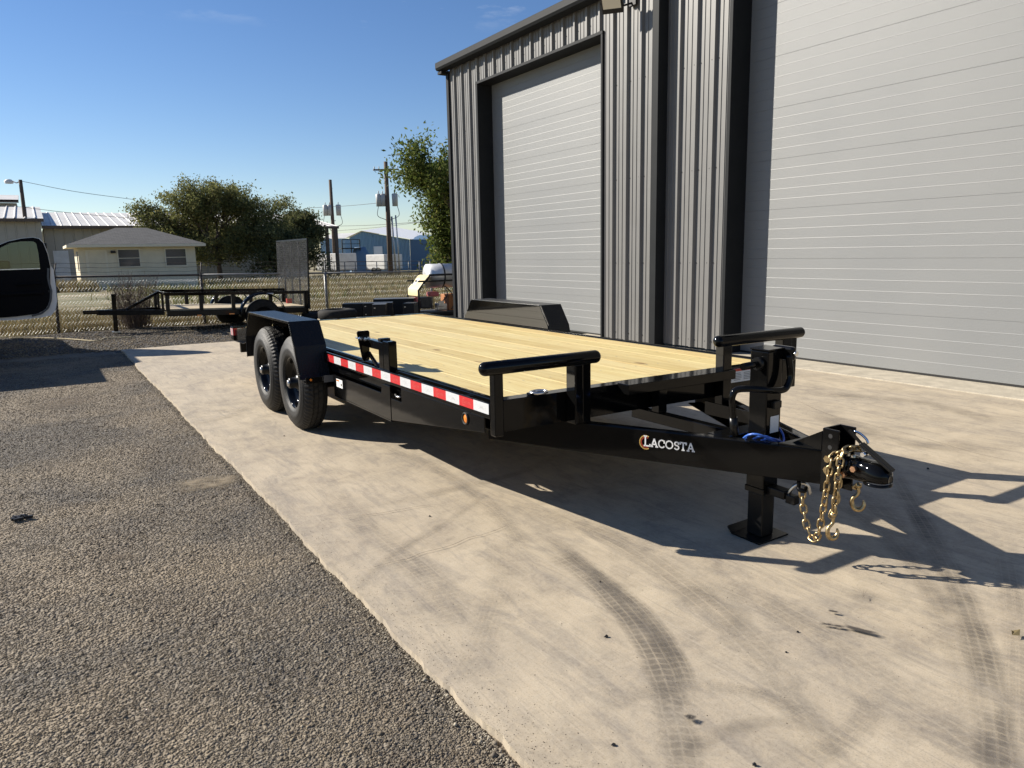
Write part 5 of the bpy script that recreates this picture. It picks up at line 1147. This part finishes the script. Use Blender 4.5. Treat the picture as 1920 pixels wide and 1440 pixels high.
# ------------------------------------------------------------------ things lying behind the trailer
def flat(u, v, d): return at(u, v, d)
p = at(660, 596, 15.2); pa = empty('wood_pallet', (p.x, p.y, -.02)); tag(pa, 'pale wooden pallet lying on the gravel under the loose tire', 'pallet'); pa.rotation_euler = (0, 0, R(-8))
for k in range(6): MB().box(-.62, .62, -.5+k*.17, -.5+k*.17+.13, .115, .14).build('board', 'pallet_wood', pa)
for y in (-.45, 0, .45): MB().box(-.6, .6, y-.04, y+.04, 0, .114).build('runner', 'pallet_wood', pa)
def loose_tire(label, u, d, z, tiltv=0.):
    q = at(u, 590, d); e = empty('loose_tire', (q.x, q.y, z)); tag(e, label, 'tire', 'loose tires behind the flatbed'); e.rotation_euler = (R(tiltv), 0, 0)
    MB().lathe([(-.1, .215), (-.105, .27), (-.09, .35), (-.06, .385), (.06, .385), (.09, .35), (.105, .27), (.1, .215), (0, .20), (-.1, .215)], 'z', (0, 0, .105), 40).build('tread', 'dusty_rubber', e)
    MB().lathe([(.04, .214), (.0, .19), (-.02, .12), (-.02, .06)], 'z', (0, 0, .105), 24).build('rim', 'black_satin', e)
loose_tire('loose tire lying flat on the wooden pallet', 633, 15.0, .125); loose_tire('loose tire lying on the gravel behind the tandem fender', 600, 15.9, .02)
def sbox(label, u0, u1, vt, d, dp, h, rz=0.):
    a, b = at(u0, vt, d), at(u1, vt, d); w_ = (b-a).length; m_ = (a+b)/2; e = empty('steel_box', (m_.x, m_.y, a.z-h)); tag(e, label, 'box', 'black steel boxes behind the flatbed'); e.rotation_euler = (0, 0, -YAW+rz)
    MB().box(-w_/2, w_/2, 0, dp, 0, h).build('body', 'box_black', e, bevel=.006); MB().box(-w_/2-.004, w_/2+.004, -.004, dp+.004, h+.001, h+.012).build('lid', 'steel_plate' if rz > .05 else 'box_black', e, bevel=.003)
    for z in (h*.25, h*.8): MB().box(-w_/2+.03, -w_/2+.06, -.006, -.001, z, z+.012).build('rivet_plate', 'zinc', e)
sbox('leftmost black steel box behind the flatbed deck', 641, 680, 571, 15.6, .35, .36)
sbox('small black steel box nearest behind the flatbed deck', 698, 722, 572, 14.7, .35, .33, .06)
sbox('long low black steel box lying between the others', 681, 735, 569.5, 15.4, .30, .30, .1)
sbox('rightmost black steel box in front of the pressure washer', 755, 776, 570, 15.3, .4, .34, -.1)
sbox('long grey steel box lying farthest back by the fence', 700, 775, 562, 16.6, .5, .36, .07)

# hot-water pressure washer skid
ws = empty('pressure_washer', at(797, 590, 16.9)); ws.location.z = -.03; ws.scale = (1.12, 1.12, 1.10); tag(ws, 'pressure washer skid with cream hood and silver drum by workshop corner', 'machine')
ws.rotation_euler = (0, 0, R(-4))
def Q(mb, n_, m_, **k): return mb.build(n_, m_, ws, **k)
# local: x to the right along the skid, y away
for x in (-.60, .0, .95):
    for y in (0., .62):
        if x > .5: Q(MB().box(x-.02, x+.02, y-.02, y+.02, 0, .86), 'frame_post', 'frame_dark')
for y in (0., .62):
    fp = smoothpath([(-.12, y, .0), (-.12, y, .50), (-.10, y, .58), (.12, y, .83), (.20, y, .86), (.95, y, .86)], 4)
    Q(MB().tube(fp, .021, 8), 'frame_hoop', 'frame_dark'); Q(MB().box(-.12, .95, y-.02, y+.02, .72, .755), 'frame_bar', 'frame_dark'); Q(MB().box(-.14, .97, y-.025, y+.025, .03, .09), 'base_rail', 'frame_dark')
Q(MB().box(-.12, .95, 0, .62, .09, .105), 'base_tray', 'steel_plate')
hd = [(-.125, .44), (-.125, .56), (-.10, .60), (.12, .845), (.16, .86)]
n_ = len(hd); Q(MB().add([(x, -.005, z) for x, z in hd]+[(x, .625, z) for x, z in hd], [(i, i+1, n_+i+1, n_+i) for i in range(n_-1)], True), 'hood_panel', 'cream_panel')
sd_ = Vector((.22, 0, .245)).normalized(); nn_ = Vector((-sd_.z, 0, sd_.x)); pc_ = Vector((.01, .42, .722))+nn_*.006
Q(MB().obox(pc_, sd_*.085, Vector((0, .085, 0)), nn_*.002), 'control_label', 'label_white'); Q(MB().obox(pc_+nn_*.012, sd_*.02, Vector((0, .02, 0)), nn_*.012), 'control_knob', 'frame_dark', bevel=.005)
Q(MB().lathe([(0, .001), (0, .25), (.26, .25), (.27, .258), (.30, .258), (.31, .25), (.62, .25), (.62, .20)], 'x', (.22, .36, .83), 36), 'burner_drum', 'steel_drum'); Q(MB().lathe([(0, .251), (0, .262), (.03, .262), (.03, .251)], 'x', (.50, .36, .83), 36), 'drum_band', 'frame_dark')
Q(MB().lathe([(.0, .001), (.0, .20)], 'x', (.80, .36, .83), 24), 'drum_mouth', 'door_seal')
en = Q(MB().box(-.02, .25, .18, .52, .16, .40), 'engine_block', 'engine_dark', bevel=.03)
Q(MB().prism([(.22, .12), (.50, .12), (.52, .30), (.44, .41), (.28, .41), (.20, .30)], 'x', -.10, -.021), 'engine_cover', 'pink_red', bevel=.02); Q(MB().lathe([(0, .001), (0, .09)], 'x', (-.103, .36, .26), 20), 'recoil_screen', 'label_grey')
Q(MB().box(.30, .52, .05, .22, .12, .26), 'pump', 'zinc', bevel=.02); Q(MB().box(.32, .44, .02, .049, .20, .32), 'pump_head', 'zinc', bevel=.01); Q(MB().box(.22, .44, .25, .45, .40, .50), 'fuel_tank', 'pink_red', bevel=.03)
Q(MB().box(.56, .88, .06, .5, .11, .44), 'battery_case', 'rust_box', bevel=.01); Q(MB().tube(smoothpath([(.40, .04, .30), (.5, -.02, .45), (.46, .02, .62), (.6, .05, .5), (.7, .03, .3), (.6, .02, .14)]), .012, 6), 'hose', 'wire')

# ------------------------------------------------------------------ white pickup truck with its door open (mostly left of the frame)
tk = empty('pickup_truck', (-1.9, 13, 0)); tag(tk, 'white pickup truck with its dark trimmed door swung open', 'truck'); TKL = (1.9, -13, 0)
def K(mb, n_, m_, **k): return mb.build(n_, m_, tk, loc=TKL, **k)
xs0, xs1 = -2.86, -.98
K(MB().prism([(11.7, .55), (11.7, 1.36), (13.45, 1.36), (13.45, .55)], 'x', xs0, xs1), 'bed', 'white_paint', bevel=.04)
K(MB().prism([(13.46, .5), (13.46, 1.22), (13.62, 1.84), (13.8, 1.90), (14.9, 1.88), (15.15, 1.80), (15.8, 1.25), (17.2, 1.15), (17.35, .95), (17.35, .5)], 'x', xs0+.06, xs1-.06), 'cab', 'white_paint', bevel=.05)
K(MB().box(xs0+.05, xs1-.05, 11.55, 11.69, .5, .68), 'rear_bumper', 'chrome', bevel=.03)
K(MB().box(xs0-.005, xs0+.1, 11.66, 11.705, 1.0, 1.25), 'tail_light', 'red_lens'); K(MB().box(xs1-.1, xs1+.005, 11.66, 11.705, 1.0, 1.25), 'tail_light', 'red_lens')
for y in (12.5, 16.3):
    for x in (xs0+.1, xs1-.1): K(MB().lathe([(-.12, .2), (-.13, .3), (-.09, .38), (.09, .38), (.13, .3), (.12, .2)], 'x', (x, y, .38), 36), 'tire', 'rubber'); K(MB().lathe([(-.10, .001), (-.10, .21), (.10, .21), (.10, .001)], 'x', (x, y, .38), 24), 'rim', 'zinc')
# door: panel in the plane y = 14.05, from hinge x=-.98 to the latch edge; outlined with real depth
D_ = 12.0
def dq(u, v): q = ony(u, v, 14.05); return (q.x, q.z)
outl = [(-55, 602), (-55, 512), (-35, 480), (-10, 462), (15, 452), (40, 446.5), (62, 444.5), (74, 447), (82, 455), (90, 475), (95, 498), (100, 505), (105, 540), (107, 565), (104, 582), (96, 591), (80, 595), (30, 600)]
inner = [(-55, 600), (-55, 512), (-35, 481), (-10, 463), (15, 453), (40, 447.5), (62, 445.5), (73, 448), (81, 456), (89, 476), (94, 499), (94, 520), (95, 545), (92, 568), (85, 580), (70, 588), (30, 593)]
glass = [(-50, 507), (-28, 484), (-8, 469), (18, 456), (40, 452.5), (62, 452.5), (68, 457), (72, 475), (75, 503), (20, 506.5)]
dr_ = empty('open_door'); dr_.parent = tk; dr_.location = TKL
def poly(px): return [dq(u, v) for u, v in px]
def holed(name, outer, hole, y0, y1, m_):
    """ring between two outlines, extruded in y (points matched by angle)"""
    cxm = sum(q[0] for q in hole)/len(hole); czm = sum(q[1] for q in hole)/len(hole); mb = MB(); N_ = 72
    def cast(P, a):
        d = (math.cos(a), math.sin(a)); best = None
        for i in range(len(P)):
            (x1, z1), (x2, z2) = P[i], P[(i+1) % len(P)]; ex, ez = x2-x1, z2-z1; den = d[0]*ez-d[1]*ex
            if abs(den) < 1e-9: continue
            t = ((x1-cxm)*ez-(z1-czm)*ex)/den; s = ((x1-cxm)*d[1]-(z1-czm)*d[0])/den
            if t > 0 and -1e-6 <= s <= 1+1e-6: best = t if best is None else max(best, t)
        return (cxm+d[0]*best, czm+d[1]*best)
    import itertools
    angs = sorted(set([2*math.pi*k/N_ for k in range(N_)]+[math.atan2(z-czm, x-cxm) % (2*math.pi) for x, z in outer+hole])); n_ = len(angs)
    vs = []
    for y in (y0, y1):
        for P in (outer, hole): vs += [(q[0], y, q[1]) for q in (cast(P, a) for a in angs)]
    fs = []
    for i in range(n_):
        j = (i+1) % n_; fs += [(i, j, n_+j, n_+i), (2*n_+i, 3*n_+i, 3*n_+j, 2*n_+j), (i, 2*n_+i, 2*n_+j, j), (n_+i, n_+j, 3*n_+j, 3*n_+i)]
    return mb.add(vs, fs).build(name, m_, dr_)
og, gg = poly(outl), poly(glass)
holed('door_shell', og, gg, 14.02, 14.16, 'white_paint')
holed('inner_trim', poly(inner), gg, 13.985, 14.018, 'car_interior')
MB().prism(gg, 'y', 14.085, 14.091).build('window_glass', 'tinted_glass', dr_)
a_, b_3 = dq(-50, 507), dq(75, 503.5); MB().bar((a_[0], 13.982, a_[1]), (b_3[0], 13.982, b_3[1]), .012, .014).build('window_sill', 'zinc', dr_)
e1 = poly([(90.5, 503), (90, 520), (92, 530), (96, 545), (95, 562), (90, 577), (78, 587), (60, 592)]); mb = MB()
for (x1, z1), (x2, z2) in zip(e1[:-1], e1[1:]): mb.bar((x1, 13.99, z1), (x2, 13.99, z2), .03, .02, (0, 1, 0))
mb.build('weather_strip', 'steel_plate', dr_)
MB().box(dq(90, 545)[0], dq(94, 545)[0], 13.965, 14.0, dq(90, 548)[1], dq(90, 544)[1]).build('latch', 'frame_dark', dr_)
for (u0, v0, u1, v1) in ((30, 530, 78, 535), (-20, 545, 80, 556)):
    (xa, za), (xb, zb_) = dq(u0, v1), dq(u1, v0); MB().box(xa, xb, 13.94, 13.984, za, zb_).build('arm_rest', 'car_interior', dr_, bevel=.02)
m0, m1 = dq(-20, 507), dq(17, 488); MB().box(m0[0], m1[0], 14.25, 14.4, m0[1], m1[1]).build('mirror', 'frame_dark', dr_, bevel=.03)
MB().box(m0[0]+.02, m1[0]-.02, 14.245, 14.2495, m0[1]+.03, m1[1]-.02).build('mirror_glass', 'window_glass', dr_)

# ------------------------------------------------------------------ small litter
p = onz(25, 636); P = smoothpath([onz(18, 634, -.01), onz(60, 633, -.012), onz(120, 635, -.01), onz(180, 639, -.012), onz(200, 634, -.01), onz(250, 632, -.012)], 8); o0 = P[0].copy()
e = MB().tube([q-o0 for q in P], .012, 6).build('pale_cord', 'cord'); e.location = o0; tag(e, 'pale frayed cord lying along the gravel edge', 'cord')
p = onz(47, 972, -.02); e = MB()
for k in range(7): a = random.uniform(0, 6.28); c_ = Vector((random.uniform(-.05, .05), random.uniform(-.03, .03), .008)); e.obox(c_, (.022*math.cos(a), .022*math.sin(a), 0), (-.007*math.sin(a), .007*math.cos(a), 0), (0, 0, .007))
e = e.build('broken_plastic', 'frame_dark'); e.location = p; tag(e, 'small broken pieces of black plastic on the asphalt', 'litter')
def pebble(u, v, s, label, m_='frame_dark'):
    q = onz(u, v); b = MB(); P_ = [(1, 0, 0), (-.9, .2, 0), (0, 1, .1), (.1, -.8, 0), (.1, .1, .8), (0, 0, -.3)]
    b.add([(x*s*random.uniform(.7, 1.3), y*s*random.uniform(.7, 1.3), z*s+.3*s) for x, y, z in P_], [(0, 2, 4), (2, 1, 4), (1, 3, 4), (3, 0, 4), (2, 0, 5), (1, 2, 5), (3, 1, 5), (0, 3, 5)])
    e = b.build('pebble', m_); e.location = q; tag(e, label, 'pebble', 'dark pebbles scattered on the slab')
PB = ((1137, 1195, .010, 'dark pebble beside the bent tire track on the slab'), (1150, 1398, .008, 'tiny pebble nearest the bottom of the bent tire track'), (1415, 1436, .010, 'dark pebble at the very bottom edge of the slab'),
      (806, 969, .009, 'small pebble on the slab left of the trailer shadow'), (1496, 1186, .007, 'tiny chip lying just left of the long oil stain'), (1740, 880, .012, 'pebble inside the shadow to the right of the coupler'),
      (533, 818, .008, 'small chip on the slab beside the front wheel'), (1126, 1092, .007, 'pebble on the upper bend of the tire track'), (1474, 1224, .006, 'tiny chip below the long oil stain'))
for u, v, s, lab in PB: pebble(u, v, s, lab)
q = onz(1905, 1188, .012); e = MB().add([(-.03, 0, .004), (-.005, -.014, 0), (.03, 0, .008), (0, .013, .006), (-.01, .012, .012)], [(0, 1, 2, 3), (0, 3, 4)]).build('dead_leaf', 'straw'); e.location = q; tag(e, 'curled dead leaf on the slab at the right edge', 'leaf')
